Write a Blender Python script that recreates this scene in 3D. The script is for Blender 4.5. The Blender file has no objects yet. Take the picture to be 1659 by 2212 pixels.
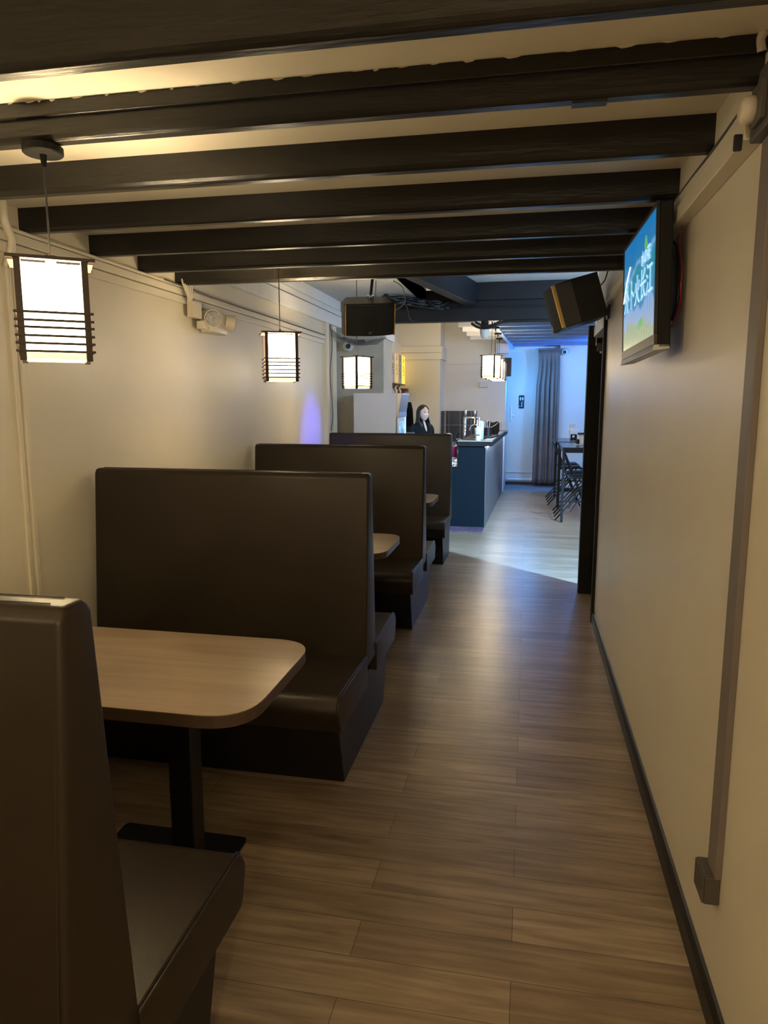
import bpy, math, random
from mathutils import Vector, Matrix, Euler
random.seed(7)
sc = bpy.context.scene
col = sc.collection
PI = math.pi

# ------------------------------------------------------------------ camera
FPX, CX, CY, CAMH = 1534.0, 829.5, 1106.0, 1.60
VX, VY = 1141.0, 870.0
_y = Vector((VX - CX, CY - VY, FPX)).normalized()          # corridor axis in (right, up, forward)
_z = Vector((0, _y.z, -_y.y)).normalized()
_x = -_y.cross(_z)
if _x.x < 0: _x = -_x
RIGHT = Vector((_x.x, _y.x, _z.x)); UP = Vector((_x.y, _y.y, _z.y)); FWD = Vector((_x.z, _y.z, _z.z))
cam_data = bpy.data.cameras.new('camera')
cam = bpy.data.objects.new('camera', cam_data); col.objects.link(cam)
cam_data.sensor_fit = 'HORIZONTAL'; cam_data.sensor_width = 36.0
cam_data.lens = FPX / 1659.0 * 36.0
cam_data.clip_start = 0.05; cam_data.clip_end = 100
m = Matrix(((RIGHT.x, UP.x, -FWD.x, 0), (RIGHT.y, UP.y, -FWD.y, 0), (RIGHT.z, UP.z, -FWD.z, CAMH), (0, 0, 0, 1)))
cam.matrix_world = m
sc.camera = cam

def ray(px, py):
    c = ((px - CX) / FPX, (CY - py) / FPX, 1.0)
    return RIGHT * c[0] + UP * c[1] + FWD * c[2]
def wy(px, py, Y):
    d = ray(px, py); t = Y / d.y
    return Vector((d.x * t, Y, CAMH + d.z * t))
def wx(px, py, X):
    d = ray(px, py); t = X / d.x
    return Vector((X, d.y * t, CAMH + d.z * t))

# ------------------------------------------------------------------ world, lights, exposure
sc.view_settings.view_transform = 'Standard'
sc.view_settings.look = 'None'
sc.view_settings.gamma = 1.0
sc.view_settings.use_curve_mapping = False
sc.view_settings.exposure = 0.35
world = bpy.data.worlds.new('world'); sc.world = world
world.use_nodes = True
world.node_tree.nodes['Background'].inputs[0].default_value = (0.05, 0.07, 0.1, 1)
world.node_tree.nodes['Background'].inputs[1].default_value = 0.3

WARM = (1.0, 0.78, 0.48)
def point(name, loc, power, color, radius=0.05):
    l = bpy.data.lights.new(name, 'POINT'); l.energy = power; l.color = color; l.shadow_soft_size = radius
    o = bpy.data.objects.new(name, l); o.location = loc; col.objects.link(o); return o
def area(name, loc, to, power, color, sx, sy=None):
    l = bpy.data.lights.new(name, 'AREA'); l.energy = power; l.color = color; l.size = sx
    if sy: l.shape = 'RECTANGLE'; l.size_y = sy
    o = bpy.data.objects.new(name, l); o.location = loc
    o.rotation_euler = (Vector(to) - Vector(loc)).to_track_quat('-Z', 'Y').to_euler(); col.objects.link(o); return o
def spot(name, loc, to, power, color, ang, blend=0.6, r=0.03):
    l = bpy.data.lights.new(name, 'SPOT'); l.energy = power; l.color = color; l.spot_size = ang; l.spot_blend = blend
    l.shadow_soft_size = r
    o = bpy.data.objects.new(name, l); o.location = loc
    o.rotation_euler = (Vector(to) - Vector(loc)).to_track_quat('-Z', 'Y').to_euler(); col.objects.link(o); return o

LANTERN_UP = 25.0        # bulb watts inside each lantern
SHADE_EMIT = 16.0
spot('cool_room_lamp', (2.95, 4.15, 2.35), (-0.3, 7.9, 0.0), 3800, (0.32, 0.62, 1.0), math.radians(42), 0.35, 0.05)
area('added_ceiling_wash', (1.6, 6.0, 2.2), (0.4, 6.6, 2.9), 50, (0.50, 0.72, 1.0), 0.5)  # unseen upward light added to brighten the white ceiling
point('rear_floor_fill', (2.0, 10.0, 2.35), 24, (1.0, 0.92, 0.86), 0.12)  # warm-white fill added out of view for the far floor
spot('blue_lamp_rear', (1.7, 11.4, 2.5), (0.6, 14.2, 1.3), 170, (0.10, 0.33, 1.0), math.radians(105), 0.8, 0.08)
point('blue_fill_joists', (1.2, 12.4, 2.3), 26, (0.10, 0.33, 1.0), 0.08)  # extra blue light added out of view to tint the joists
point('blue_fill_restroom', (-0.02, 13.2, 1.9), 34, (0.06, 0.34, 1.0), 0.3)  # extra blue light added where the rear spot misses the restroom wall
point('bar_fill', (-1.3, 10.9, 2.9), 6, (1.0, 0.86, 0.66), 0.12)  # plain light added out of view over the bar, no fitting
spot('added_violet_spot', (-0.3, 7.0, 2.45), (-2.1, 6.80, 1.30), 260, (0.12, 0.10, 1.0), math.radians(24), 1.0, 0.05)  # unseen spot added to throw the violet patch on the left wall
point('corridor_fill_behind', (0.0, -1.2, 1.9), 38, (1.0, 0.78, 0.48), 0.12)  # fill added behind the camera for the ceiling and right wall

# ------------------------------------------------------------------ materials
def mat(name, color, rough=0.5, metal=0.0, noise=0.0, nscale=8.0, bump=0.0, bscale=60.0, spec=0.5, coat=0.0, emit=None, estr=0.0, stretch=None, alpha=None, trans=0.0):
    mt = bpy.data.materials.new(name); mt.use_nodes = True
    nt = mt.node_tree; b = nt.nodes['Principled BSDF']
    b.inputs['Base Color'].default_value = (*color, 1); b.inputs['Roughness'].default_value = rough
    b.inputs['Metallic'].default_value = metal; b.inputs['Specular IOR Level'].default_value = spec
    b.inputs['Coat Weight'].default_value = coat
    if trans: b.inputs['Transmission Weight'].default_value = trans
    if emit: b.inputs['Emission Color'].default_value = (*emit, 1); b.inputs['Emission Strength'].default_value = estr
    tc = None
    if noise or bump:
        tc = nt.nodes.new('ShaderNodeTexCoord'); mp = nt.nodes.new('ShaderNodeMapping')
        nt.links.new(tc.outputs['Object'], mp.inputs[0])
        if stretch: mp.inputs['Scale'].default_value = stretch
    if noise:
        n = nt.nodes.new('ShaderNodeTexNoise'); n.inputs['Scale'].default_value = nscale; n.inputs['Detail'].default_value = 5
        nt.links.new(mp.outputs[0], n.inputs['Vector'])
        r = nt.nodes.new('ShaderNodeValToRGB')
        r.color_ramp.elements[0].position = 0.3; r.color_ramp.elements[1].position = 0.7
        r.color_ramp.elements[0].color = (*[max(0, c * (1 - noise)) for c in color], 1)
        r.color_ramp.elements[1].color = (*[min(1, c * (1 + noise)) for c in color], 1)
        nt.links.new(n.outputs['Fac'], r.inputs[0]); nt.links.new(r.outputs[0], b.inputs['Base Color'])
    if bump:
        n2 = nt.nodes.new('ShaderNodeTexNoise'); n2.inputs['Scale'].default_value = bscale; n2.inputs['Detail'].default_value = 4
        nt.links.new(mp.outputs[0], n2.inputs['Vector'])
        bp = nt.nodes.new('ShaderNodeBump'); bp.inputs['Strength'].default_value = bump; bp.inputs['Distance'].default_value = 0.01
        nt.links.new(n2.outputs['Fac'], bp.inputs['Height']); nt.links.new(bp.outputs[0], b.inputs['Normal'])
    return mt

M = {}
M['wall'] = mat('cream_wall_paint', (0.72, 0.67, 0.56), 0.42, noise=0.04, nscale=1.5, bump=0.06, bscale=30)
M['wall_rough'] = mat('rough_render_paint', (0.52, 0.49, 0.43), 0.7, noise=0.08, nscale=6, bump=0.5, bscale=45)
M['ceiling'] = mat('ceiling_gloss_paint', (0.82, 0.76, 0.63), 0.38, noise=0.05, nscale=2.5, bump=0.12, bscale=8)
M['cool_ceiling'] = mat('grey_ceiling_paint', (0.42, 0.45, 0.48), 0.5, noise=0.05)
M['beam'] = mat('beam_black_paint', (0.008, 0.0068, 0.0055), 0.36, noise=0.25, nscale=3, bump=0.15, bscale=14, stretch=(1, 6, 6))
M['navy'] = mat('navy_paint', (0.006, 0.008, 0.013), 0.55, noise=0.15)
M['joist'] = mat('slate_blue_paint', (0.085, 0.15, 0.30), 0.5, noise=0.1)
M['blue_lit_white'] = mat('blue_lit_white_paint', (0.30, 0.45, 0.70), 0.5, noise=0.05)  # white fascia paint with the blue light put into its colour
M['leather'] = mat('brown_leatherette', (0.026, 0.0185, 0.012), 0.38, noise=0.08, nscale=3, bump=0.04, bscale=300, spec=0.32)
M['seam'] = mat('seam_thread', (0.02, 0.015, 0.012), 0.6, noise=0.1)
M['plinth'] = mat('black_laminate', (0.006, 0.006, 0.0065), 0.42, noise=0.2, nscale=20)
M['black'] = mat('black_plastic', (0.012, 0.012, 0.013), 0.45, noise=0.1)
M['blackmetal'] = mat('black_powder_metal', (0.008, 0.009, 0.010), 0.35, metal=0.2, noise=0.1)
M['matteblack'] = mat('matte_black', (0.006, 0.006, 0.006), 0.75, noise=0.1)
M['chrome'] = mat('chrome', (0.8, 0.8, 0.82), 0.15, metal=1.0, noise=0.02)
M['steel'] = mat('brushed_steel', (0.45, 0.45, 0.46), 0.35, metal=1.0, noise=0.05, stretch=(1, 30, 1))
M['gold'] = mat('gold_trim', (0.75, 0.50, 0.16), 0.3, metal=0.7, noise=0.03)
M['cream_plastic'] = mat('cream_plastic', (0.66, 0.60, 0.50), 0.4, noise=0.02)
M['white_plastic'] = mat('white_plastic', (0.78, 0.80, 0.82), 0.35, noise=0.02)
M['white'] = mat('white_paint', (0.75, 0.76, 0.78), 0.45, noise=0.03)
M['grey_plastic'] = mat('grey_plastic', (0.085, 0.075, 0.066), 0.5, noise=0.06)
M['trunk'] = mat('taupe_trunking', (0.19, 0.16, 0.15), 0.55, noise=0.05)
M['darkwood'] = mat('lantern_dark_wood', (0.035, 0.018, 0.010), 0.5, noise=0.3, nscale=20, stretch=(1, 1, 0.2))
M['plywood'] = mat('lantern_ply', (0.42, 0.22, 0.13), 0.55, noise=0.2, nscale=20, stretch=(1, 6, 1))
M['shade'] = mat('lantern_paper', (0.9, 0.85, 0.7), 0.6, noise=0.01, emit=(1.0, 0.80, 0.50), estr=SHADE_EMIT)
M['shade_low'] = mat('lantern_paper_lower', (0.9, 0.85, 0.6), 0.6, noise=0.01, emit=(1.0, 0.90, 0.42), estr=1.0)
M['glass'] = mat('clear_acrylic', (0.9, 0.93, 0.96), 0.08, noise=0.01, trans=0.85)
M['counter'] = mat('counter_black_top', (0.012, 0.012, 0.014), 0.5, noise=0.15, spec=0.25)
M['counter_side'] = mat('navy_black_laminate', (0.004, 0.0085, 0.013), 0.5, noise=0.1, spec=0.15)
M['counter_front'] = mat('counter_grey_wood', (0.12, 0.115, 0.12), 0.4, noise=0.5, nscale=6, stretch=(1, 3, 0.3))
M['led'] = mat('led_strip', (1, 1, 1), 0.5, noise=0.01, emit=(0.82, 0.93, 1.0), estr=34)
M['concrete'] = mat('grey_carpet', (0.20, 0.21, 0.23), 0.9, noise=0.4, nscale=60, bump=0.5, bscale=200)
M['mat_purple'] = mat('purple_mat', (0.10, 0.065, 0.12), 0.9, noise=0.6, nscale=40, bump=0.5, bscale=150)
M['curtain'] = mat('grey_brown_curtain', (0.20, 0.145, 0.11), 0.55, noise=0.12, nscale=4, bump=0.1, bscale=300)
M['skin'] = mat('skin', (0.62, 0.38, 0.28), 0.5, noise=0.04)
M['hair'] = mat('dark_brown_hair', (0.018, 0.011, 0.008), 0.4, noise=0.5, nscale=40, stretch=(3, 3, 0.25), bump=0.6, bscale=60)
M['hair_tip'] = mat('brown_hair_ends', (0.06, 0.03, 0.018), 0.45, noise=0.4, nscale=40, stretch=(3, 3, 0.3))
M['jacket'] = mat('black_jacket', (0.006, 0.006, 0.007), 0.9, noise=0.2, nscale=12, bump=0.2, bscale=30, spec=0.15)
M['trousers'] = mat('charcoal_trousers', (0.03, 0.03, 0.035), 0.8, noise=0.1)
M['lip'] = mat('lips', (0.45, 0.10, 0.09), 0.4, noise=0.03)
M['pink'] = mat('magenta_plastic', (0.55, 0.05, 0.33), 0.35, noise=0.03)
M['red'] = mat('red_cable', (0.30, 0.02, 0.02), 0.5, noise=0.03)
M['redwood'] = mat('red_brown_box', (0.16, 0.05, 0.03), 0.5, noise=0.2)
M['amber'] = mat('amber_glass', (0.25, 0.10, 0.02), 0.2, noise=0.05)
M['yellow_sign'] = mat('yellow_lit_sign', (0.9, 0.65, 0.08), 0.5, noise=0.12, nscale=9, emit=(1.0, 0.66, 0.08), estr=0.75)
M['pale_yellow_sign'] = mat('pale_yellow_sign', (0.80, 0.58, 0.20), 0.5, noise=0.12, nscale=9, emit=(1.0, 0.70, 0.25), estr=0.22)
M['pale_sign'] = mat('pale_sign_paper', (0.62, 0.52, 0.42), 0.55, noise=0.06, nscale=9)
M['sign_ink'] = mat('sign_ink', (0.02, 0.012, 0.01), 0.6, noise=0.05)
M['sign_red'] = mat('sign_red_ink', (0.40, 0.05, 0.01), 0.6, noise=0.05)
M['bronze'] = mat('bronze_frame', (0.07, 0.055, 0.035), 0.4, metal=0.4, noise=0.1)
M['label_blue'] = mat('cup_label', (0.45, 0.60, 0.70), 0.5, noise=0.2, nscale=40)
M['tap_glass'] = mat('reflector_glass', (0.20, 0.20, 0.20), 0.4, metal=0.0, noise=0.6, nscale=60)

def plank_material():
    mt = bpy.data.materials.new('vinyl_plank_floor'); mt.use_nodes = True
    nt = mt.node_tree; N = nt.nodes; L = nt.links; b = N['Principled BSDF']
    tc = N.new('ShaderNodeTexCoord'); br = N.new('ShaderNodeTexBrick')
    L.new(tc.outputs['Object'], br.inputs['Vector'])
    br.offset = 0.37; br.offset_frequency = 2; br.inputs['Scale'].default_value = 1.0
    br.inputs['Brick Width'].default_value = 1.25; br.inputs['Row Height'].default_value = 0.15
    br.inputs['Mortar Size'].default_value = 0.0014; br.inputs['Mortar Smooth'].default_value = 0.3
    br.inputs['Color1'].default_value = (0.265, 0.198, 0.134, 1); br.inputs['Color2'].default_value = (0.385, 0.300, 0.214, 1)
    br.inputs['Mortar'].default_value = (0.12, 0.085, 0.055, 1)
    mp = N.new('ShaderNodeMapping'); mp.inputs['Scale'].default_value = (1.3, 16, 1); L.new(tc.outputs['Object'], mp.inputs[0])
    n = N.new('ShaderNodeTexNoise'); n.inputs['Scale'].default_value = 2.2; n.inputs['Detail'].default_value = 8; n.inputs['Distortion'].default_value = 0.6
    L.new(mp.outputs[0], n.inputs['Vector'])
    rp = N.new('ShaderNodeValToRGB'); rp.color_ramp.elements[0].position = 0.32; rp.color_ramp.elements[1].position = 0.66
    rp.color_ramp.elements[0].color = (0.66, 0.63, 0.59, 1); rp.color_ramp.elements[1].color = (1.14, 1.13, 1.12, 1)
    L.new(n.outputs['Fac'], rp.inputs[0])
    mx = N.new('ShaderNodeMixRGB'); mx.blend_type = 'MULTIPLY'; mx.inputs[0].default_value = 1.0
    L.new(br.outputs['Color'], mx.inputs[1]); L.new(rp.outputs[0], mx.inputs[2])
    # knots
    n3 = N.new('ShaderNodeTexNoise'); n3.inputs['Scale'].default_value = 2.6; n3.inputs['Detail'].default_value = 3
    mp3 = N.new('ShaderNodeMapping'); mp3.inputs['Scale'].default_value = (1.6, 5, 1); L.new(tc.outputs['Object'], mp3.inputs[0]); L.new(mp3.outputs[0], n3.inputs['Vector'])
    r3 = N.new('ShaderNodeValToRGB'); r3.color_ramp.elements[0].position = 0.66; r3.color_ramp.elements[1].position = 0.78
    r3.color_ramp.elements[0].color = (1, 1, 1, 1); r3.color_ramp.elements[1].color = (0.72, 0.66, 0.6, 1); L.new(n3.outputs['Fac'], r3.inputs[0])
    mx3 = N.new('ShaderNodeMixRGB'); mx3.blend_type = 'MULTIPLY'; mx3.inputs[0].default_value = 1.0
    L.new(mx.outputs[0], mx3.inputs[1]); L.new(r3.outputs[0], mx3.inputs[2])
    L.new(mx3.outputs[0], b.inputs['Base Color'])
    b.inputs['Roughness'].default_value = 0.31; b.inputs['Specular IOR Level'].default_value = 0.45
    bp = N.new('ShaderNodeBump'); bp.inputs['Strength'].default_value = 0.12; bp.inputs['Distance'].default_value = 0.004
    ad = N.new('ShaderNodeMath'); ad.operation = 'MULTIPLY_ADD'; ad.inputs[1].default_value = -1.5
    L.new(br.outputs['Fac'], ad.inputs[0]); L.new(n.outputs['Fac'], ad.inputs[2])
    L.new(ad.outputs[0], bp.inputs['Height']); L.new(bp.outputs[0], b.inputs['Normal'])
    return mt
M['floor'] = plank_material()

def wood_table_material():
    mt = mat('table_wood_laminate', (0.30, 0.21, 0.14), 0.34, noise=0.0)
    nt = mt.node_tree; N = nt.nodes; L = nt.links; b = N['Principled BSDF']
    tc = N.new('ShaderNodeTexCoord'); mp = N.new('ShaderNodeMapping'); mp.inputs['Scale'].default_value = (1.2, 14, 1); L.new(tc.outputs['Object'], mp.inputs[0])
    n = N.new('ShaderNodeTexNoise'); n.inputs['Scale'].default_value = 1.6; n.inputs['Detail'].default_value = 8; n.inputs['Distortion'].default_value = 0.5; L.new(mp.outputs[0], n.inputs['Vector'])
    r = N.new('ShaderNodeValToRGB'); r.color_ramp.elements[0].position = 0.3; r.color_ramp.elements[1].position = 0.7
    r.color_ramp.elements[0].color = (0.205, 0.143, 0.10, 1); r.color_ramp.elements[1].color = (0.28, 0.212, 0.155, 1)
    L.new(n.outputs['Fac'], r.inputs[0]); L.new(r.outputs[0], b.inputs['Base Color'])
    return mt
M['tablewood'] = wood_table_material()
M['tableedge'] = mat('table_edge_band', (0.075, 0.048, 0.032), 0.4, noise=0.15, nscale=10, stretch=(2, 2, 20))

def tile_material():
    mt = mat('charcoal_tiles', (0.06, 0.06, 0.065), 0.25)
    nt = mt.node_tree; N = nt.nodes; L = nt.links; b = N['Principled BSDF']
    tc = N.new('ShaderNodeTexCoord'); mp = N.new('ShaderNodeMapping'); mp.inputs['Rotation'].default_value = (PI / 2, 0, 0)
    mp.inputs['Location'].default_value = (0.10, -0.06, 0)
    sp = N.new('ShaderNodeSeparateXYZ'); cb = N.new('ShaderNodeCombineXYZ')
    L.new(tc.outputs['Object'], sp.inputs[0]); L.new(sp.outputs[0], cb.inputs[0]); L.new(sp.outputs[2], cb.inputs[1])
    br = N.new('ShaderNodeTexBrick'); br.offset = 0; L.new(cb.outputs[0], br.inputs['Vector'])
    br.inputs['Scale'].default_value = 1; br.inputs['Brick Width'].default_value = 0.2; br.inputs['Row Height'].default_value = 0.3
    br.inputs['Mortar Size'].default_value = 0.004
    br.inputs['Color1'].default_value = (0.055, 0.055, 0.06, 1); br.inputs['Color2'].default_value = (0.075, 0.072, 0.075, 1); br.inputs['Mortar'].default_value = (0.3, 0.3, 0.3, 1)
    L.new(br.outputs['Color'], b.inputs['Base Color'])
    return mt
M['tile'] = tile_material()

# ------------------------------------------------------------------ mesh helpers
class MB:
    def __init__(s): s.v = []; s.f = []
    def quad(s, a, b, c, d):
        n = len(s.v); s.v += [tuple(a), tuple(b), tuple(c), tuple(d)]; s.f.append((n, n + 1, n + 2, n + 3)); return s
    def box(s, x0, x1, y0, y1, z0, z1):
        n = len(s.v)
        s.v += [(x0, y0, z0), (x1, y0, z0), (x1, y1, z0), (x0, y1, z0), (x0, y0, z1), (x1, y0, z1), (x1, y1, z1), (x0, y1, z1)]
        s.f += [(n, n + 3, n + 2, n + 1), (n + 4, n + 5, n + 6, n + 7), (n, n + 1, n + 5, n + 4), (n + 1, n + 2, n + 6, n + 5), (n + 2, n + 3, n + 7, n + 6), (n + 3, n, n + 4, n + 7)]
        return s
    def prism(s, poly, axis, a, b):
        """extrude a 2-D polygon along axis ('x': poly is (y,z); 'y': (x,z); 'z': (x,y))"""
        def p(u, w, t): return (t, u, w) if axis == 'x' else ((u, t, w) if axis == 'y' else (u, w, t))
        n = len(s.v); k = len(poly)
        s.v += [p(u, w, a) for u, w in poly] + [p(u, w, b) for u, w in poly]
        s.f.append(tuple(range(n + k - 1, n - 1, -1))); s.f.append(tuple(range(n + k, n + 2 * k)))
        for i in range(k):
            j = (i + 1) % k; s.f.append((n + i, n + j, n + k + j, n + k + i))
        return s
    def cyl(s, p0, p1, r0, r1=None, seg=16):
        p0 = Vector(p0); p1 = Vector(p1); r1 = r0 if r1 is None else r1
        d = (p1 - p0).normalized(); a = d.orthogonal().normalized(); b = d.cross(a)
        n = len(s.v)
        for p, r in ((p0, r0), (p1, r1)):
            for i in range(seg):
                t = 2 * PI * i / seg; s.v.append(tuple(p + a * (r * math.cos(t)) + b * (r * math.sin(t))))
        for i in range(seg):
            j = (i + 1) % seg; s.f.append((n + i, n + j, n + seg + j, n + seg + i))
        s.f.append(tuple(range(n + seg - 1, n - 1, -1))); s.f.append(tuple(range(n + seg, n + 2 * seg)))
        return s
    def tube(s, pts, r, seg=8, smooth=4):
        P = [Vector(p) for p in pts]
        if smooth > 1 and len(P) > 2:
            Q = []
            for i in range(len(P) - 1):
                a = P[max(i - 1, 0)]; b = P[i]; c = P[i + 1]; d = P[min(i + 2, len(P) - 1)]
                for k in range(smooth):
                    t = k / smooth
                    Q.append(0.5 * ((2 * b) + (c - a) * t + (2 * a - 5 * b + 4 * c - d) * t * t + (3 * b - a - 3 * c + d) * t ** 3))
            Q.append(P[-1]); P = Q
        n = len(s.v); up = None
        for i, p in enumerate(P):
            d = (P[min(i + 1, len(P) - 1)] - P[max(i - 1, 0)]).normalized()
            if up is None: up = d.orthogonal().normalized()
            up = (up - d * up.dot(d)); up = up.normalized() if up.length > 1e-6 else d.orthogonal().normalized()
            b = d.cross(up)
            for k in range(seg):
                t = 2 * PI * k / seg; s.v.append(tuple(p + up * (r * math.cos(t)) + b * (r * math.sin(t))))
        for i in range(len(P) - 1):
            for k in range(seg):
                j = (k + 1) % seg; a = n + i * seg
                s.f.append((a + k, a + j, a + seg + j, a + seg + k))
        s.f.append(tuple(range(n + seg - 1, n - 1, -1))); e = n + (len(P) - 1) * seg; s.f.append(tuple(range(e, e + seg)))
        return s
    def lathe(s, prof, c=(0, 0, 0), seg=20, axis='z'):
        n = len(s.v); k = len(prof)
        for r, z in prof:
            for i in range(seg):
                t = 2 * PI * i / seg; x, y = r * math.cos(t), r * math.sin(t)
                v = (x, y, z) if axis == 'z' else ((x, z, y) if axis == 'y' else (z, x, y))
                s.v.append((c[0] + v[0], c[1] + v[1], c[2] + v[2]))
        for a in range(k - 1):
            for i in range(seg):
                j = (i + 1) % seg; s.f.append((n + a * seg + i, n + a * seg + j, n + (a + 1) * seg + j, n + (a + 1) * seg + i))
        s.f.append(tuple(range(n + seg - 1, n - 1, -1))); e = n + (k - 1) * seg; s.f.append(tuple(range(e, e + seg)))
        return s
    def sphere(s, c, rx, ry=None, rz=None, seg=16, rings=10):
        ry = rx if ry is None else ry; rz = rx if rz is None else rz
        n = len(s.v); s.v.append((c[0], c[1], c[2] + rz))
        for a in range(1, rings):
            ph = PI * a / rings
            for i in range(seg):
                t = 2 * PI * i / seg
                s.v.append((c[0] + rx * math.sin(ph) * math.cos(t), c[1] + ry * math.sin(ph) * math.sin(t), c[2] + rz * math.cos(ph)))
        s.v.append((c[0], c[1], c[2] - rz)); last = len(s.v) - 1
        for i in range(seg):
            j = (i + 1) % seg; s.f.append((n, n + 1 + i, n + 1 + j)); e = n + 1 + (rings - 2) * seg; s.f.append((last, e + j, e + i))
        for a in range(rings - 2):
            for i in range(seg):
                j = (i + 1) % seg; q = n + 1 + a * seg
                s.f.append((q + i, q + seg + i, q + seg + j, q + j))
        return s
    def build(s, name, mt, parent=None, bevel=0.0, seg=2, smooth=False, sub=0):
        me = bpy.data.meshes.new(name); me.from_pydata([Vector(v) for v in s.v], [], s.f); me.update()
        import bmesh
        bm = bmesh.new(); bm.from_mesh(me); bmesh.ops.recalc_face_normals(bm, faces=bm.faces); bm.to_mesh(me); bm.free()
        o = bpy.data.objects.new(name, me); col.objects.link(o)
        me.materials.append(M[mt] if isinstance(mt, str) else mt)
        if parent is not None: o.parent = parent
        if bevel:
            md = o.modifiers.new('bevel', 'BEVEL'); md.width = bevel; md.segments = seg; md.limit_method = 'ANGLE'; md.angle_limit = math.radians(35)
            smooth = True if seg > 2 else smooth
            if smooth: md.harden_normals = False
        if sub:
            md = o.modifiers.new('sub', 'SUBSURF'); md.levels = sub; md.render_levels = sub
        if smooth:
            for p in me.polygons: p.use_smooth = True
        return o

def tag(o, label, cat, group=None, kind=None):
    if label: o['label'] = label
    if cat: o['category'] = cat
    if group: o['group'] = group
    if kind: o['kind'] = kind
    return o
def thing(name, label, cat, loc=(0, 0, 0), rz=0.0, group=None, rot=None):
    o = bpy.data.objects.new(name, None); col.objects.link(o); o.empty_display_size = 0.05
    o.location = loc; o.rotation_euler = rot if rot is not None else (0, 0, rz)
    return tag(o, label, cat, group)
def struct(name, mb, mt, bevel=0.0):
    o = mb.build(name, mt, None, bevel); o['kind'] = 'structure'; return o
def text(name, s, mt, parent, loc, rot, size, ext=0.001, align='CENTER', sx=1.0, space=1.0):
    cu = bpy.data.curves.new(name, 'FONT'); cu.body = s; cu.size = size; cu.extrude = ext; cu.align_x = align; cu.align_y = 'CENTER'
    cu.space_line = space
    tmp = bpy.data.objects.new(name + '_outline', cu)
    col.objects.link(tmp); bpy.context.view_layer.update()
    me = bpy.data.meshes.new_from_object(tmp.evaluated_get(bpy.context.evaluated_depsgraph_get()))
    bpy.data.objects.remove(tmp)
    me.name = name
    o = bpy.data.objects.new(name, me); col.objects.link(o); o.parent = parent; o.location = loc; o.rotation_euler = rot
    o.scale = (sx, 1, 1)
    me.materials.clear(); me.materials.append(M[mt]); return o

# ------------------------------------------------------------------ room shell
XL, XR = -2.10, 0.52
CZ = 2.397                                            # corridor ceiling
YB = -2.6                                             # wall behind the camera
struct('floor', MB().box(-2.9, 4.6, YB - 0.1, 13.13, -0.08, 0.0), 'floor')
struct('floor', MB().box(-2.9, 4.6, 13.13, 14.5, -0.08, 0.004), 'concrete')
struct('trim_1', MB().box(-0.47, 1.9, 13.10, 13.14, 0.0, 0.008), 'steel')
# left wall: boarded corridor wall, then set back behind the posts
struct('wall_left', MB().box(XL - 0.15, XL, YB, 7.25, 0.0, 2.71), 'wall')
struct('wall_left', MB().box(XL - 0.35, XL - 0.12, 7.25, 13.1, 0.0, 3.2), 'wall')
struct('wall_back_left', MB().box(XL - 0.12, -1.655, 8.22, 8.76, 0.0, 3.2), 'wall_rough')
struct('wall_behind', MB().box(XL - 0.3, XR + 0.3, YB - 0.15, YB, 0.0, 2.8), 'wall')
# right wall with a doorway 5.28..6.08
W = MB().box(XR, XR + 0.12, YB, 5.28, 0.0, 2.9)
W.box(XR, XR + 0.12, 5.28, 6.10, 2.20, 2.9).box(XR, XR + 0.12, 6.16, 6.26, 0.0, 2.9)
struct('wall_right', W, 'wall')
# right-hand room around the corner
struct('wall_right_room', MB().box(4.45, 4.6, 2.0, 14.5, 0.0, 2.9), 'wall')
struct('wall_near_room', MB().box(XR + 0.12, 4.5, 2.0, 2.15, 0.0, 2.9), 'wall')
# far walls
struct('wall_far', MB().box(-0.42, 0.30, 14.2, 14.35, 0.0, 2.9), 'wall')
struct('wall_far', MB().box(0.56, 4.6, 13.92, 14.35, 0.0, 2.9), 'wall')
struct('wall_far', MB().box(0.30, 0.56, 14.5, 14.6, 0.0, 2.9), 'wall')
struct('wall_bar_rear', MB().box(XL - 0.2, -0.40, 13.0, 14.35, 0.0, 3.2), 'wall')
struct('wall_bar_column', MB().box(XL - 0.12, -1.50, 12.38, 13.0, 0.0, 3.2), 'wall')
# ceilings
struct('ceiling', MB().box(XL - 0.15, XR + 0.12, 1.47, 4.16, CZ, CZ + 0.06), 'ceiling')
struct('ceiling', MB().box(XL - 0.15, XR + 0.12, YB, 1.46, 2.72, 2.8), 'ceiling')
struct('ceiling', MB().box(XL - 0.35, -1.12, 4.16, 8.22, 2.71, 2.8), 'cool_ceiling')
struct('ceiling', MB().box(-1.12, 4.6, 4.16, 7.9, 2.865, 3.0), 'white')
struct('ceiling', MB().box(-1.2, -1.12, 4.16, 7.9, 2.71, 2.865), 'white')
struct('ceiling', MB().box(XR + 0.12, 4.6, 2.0, 4.16, 2.9, 3.0), 'white')
struct('ceiling', MB().box(XL - 0.35, -0.52, 8.1, 13.1, 3.10, 3.2), 'ceiling')
struct('ceiling', MB().box(-0.52, 4.6, 8.05, 14.6, 2.80, 2.9), 'joist')

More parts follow.
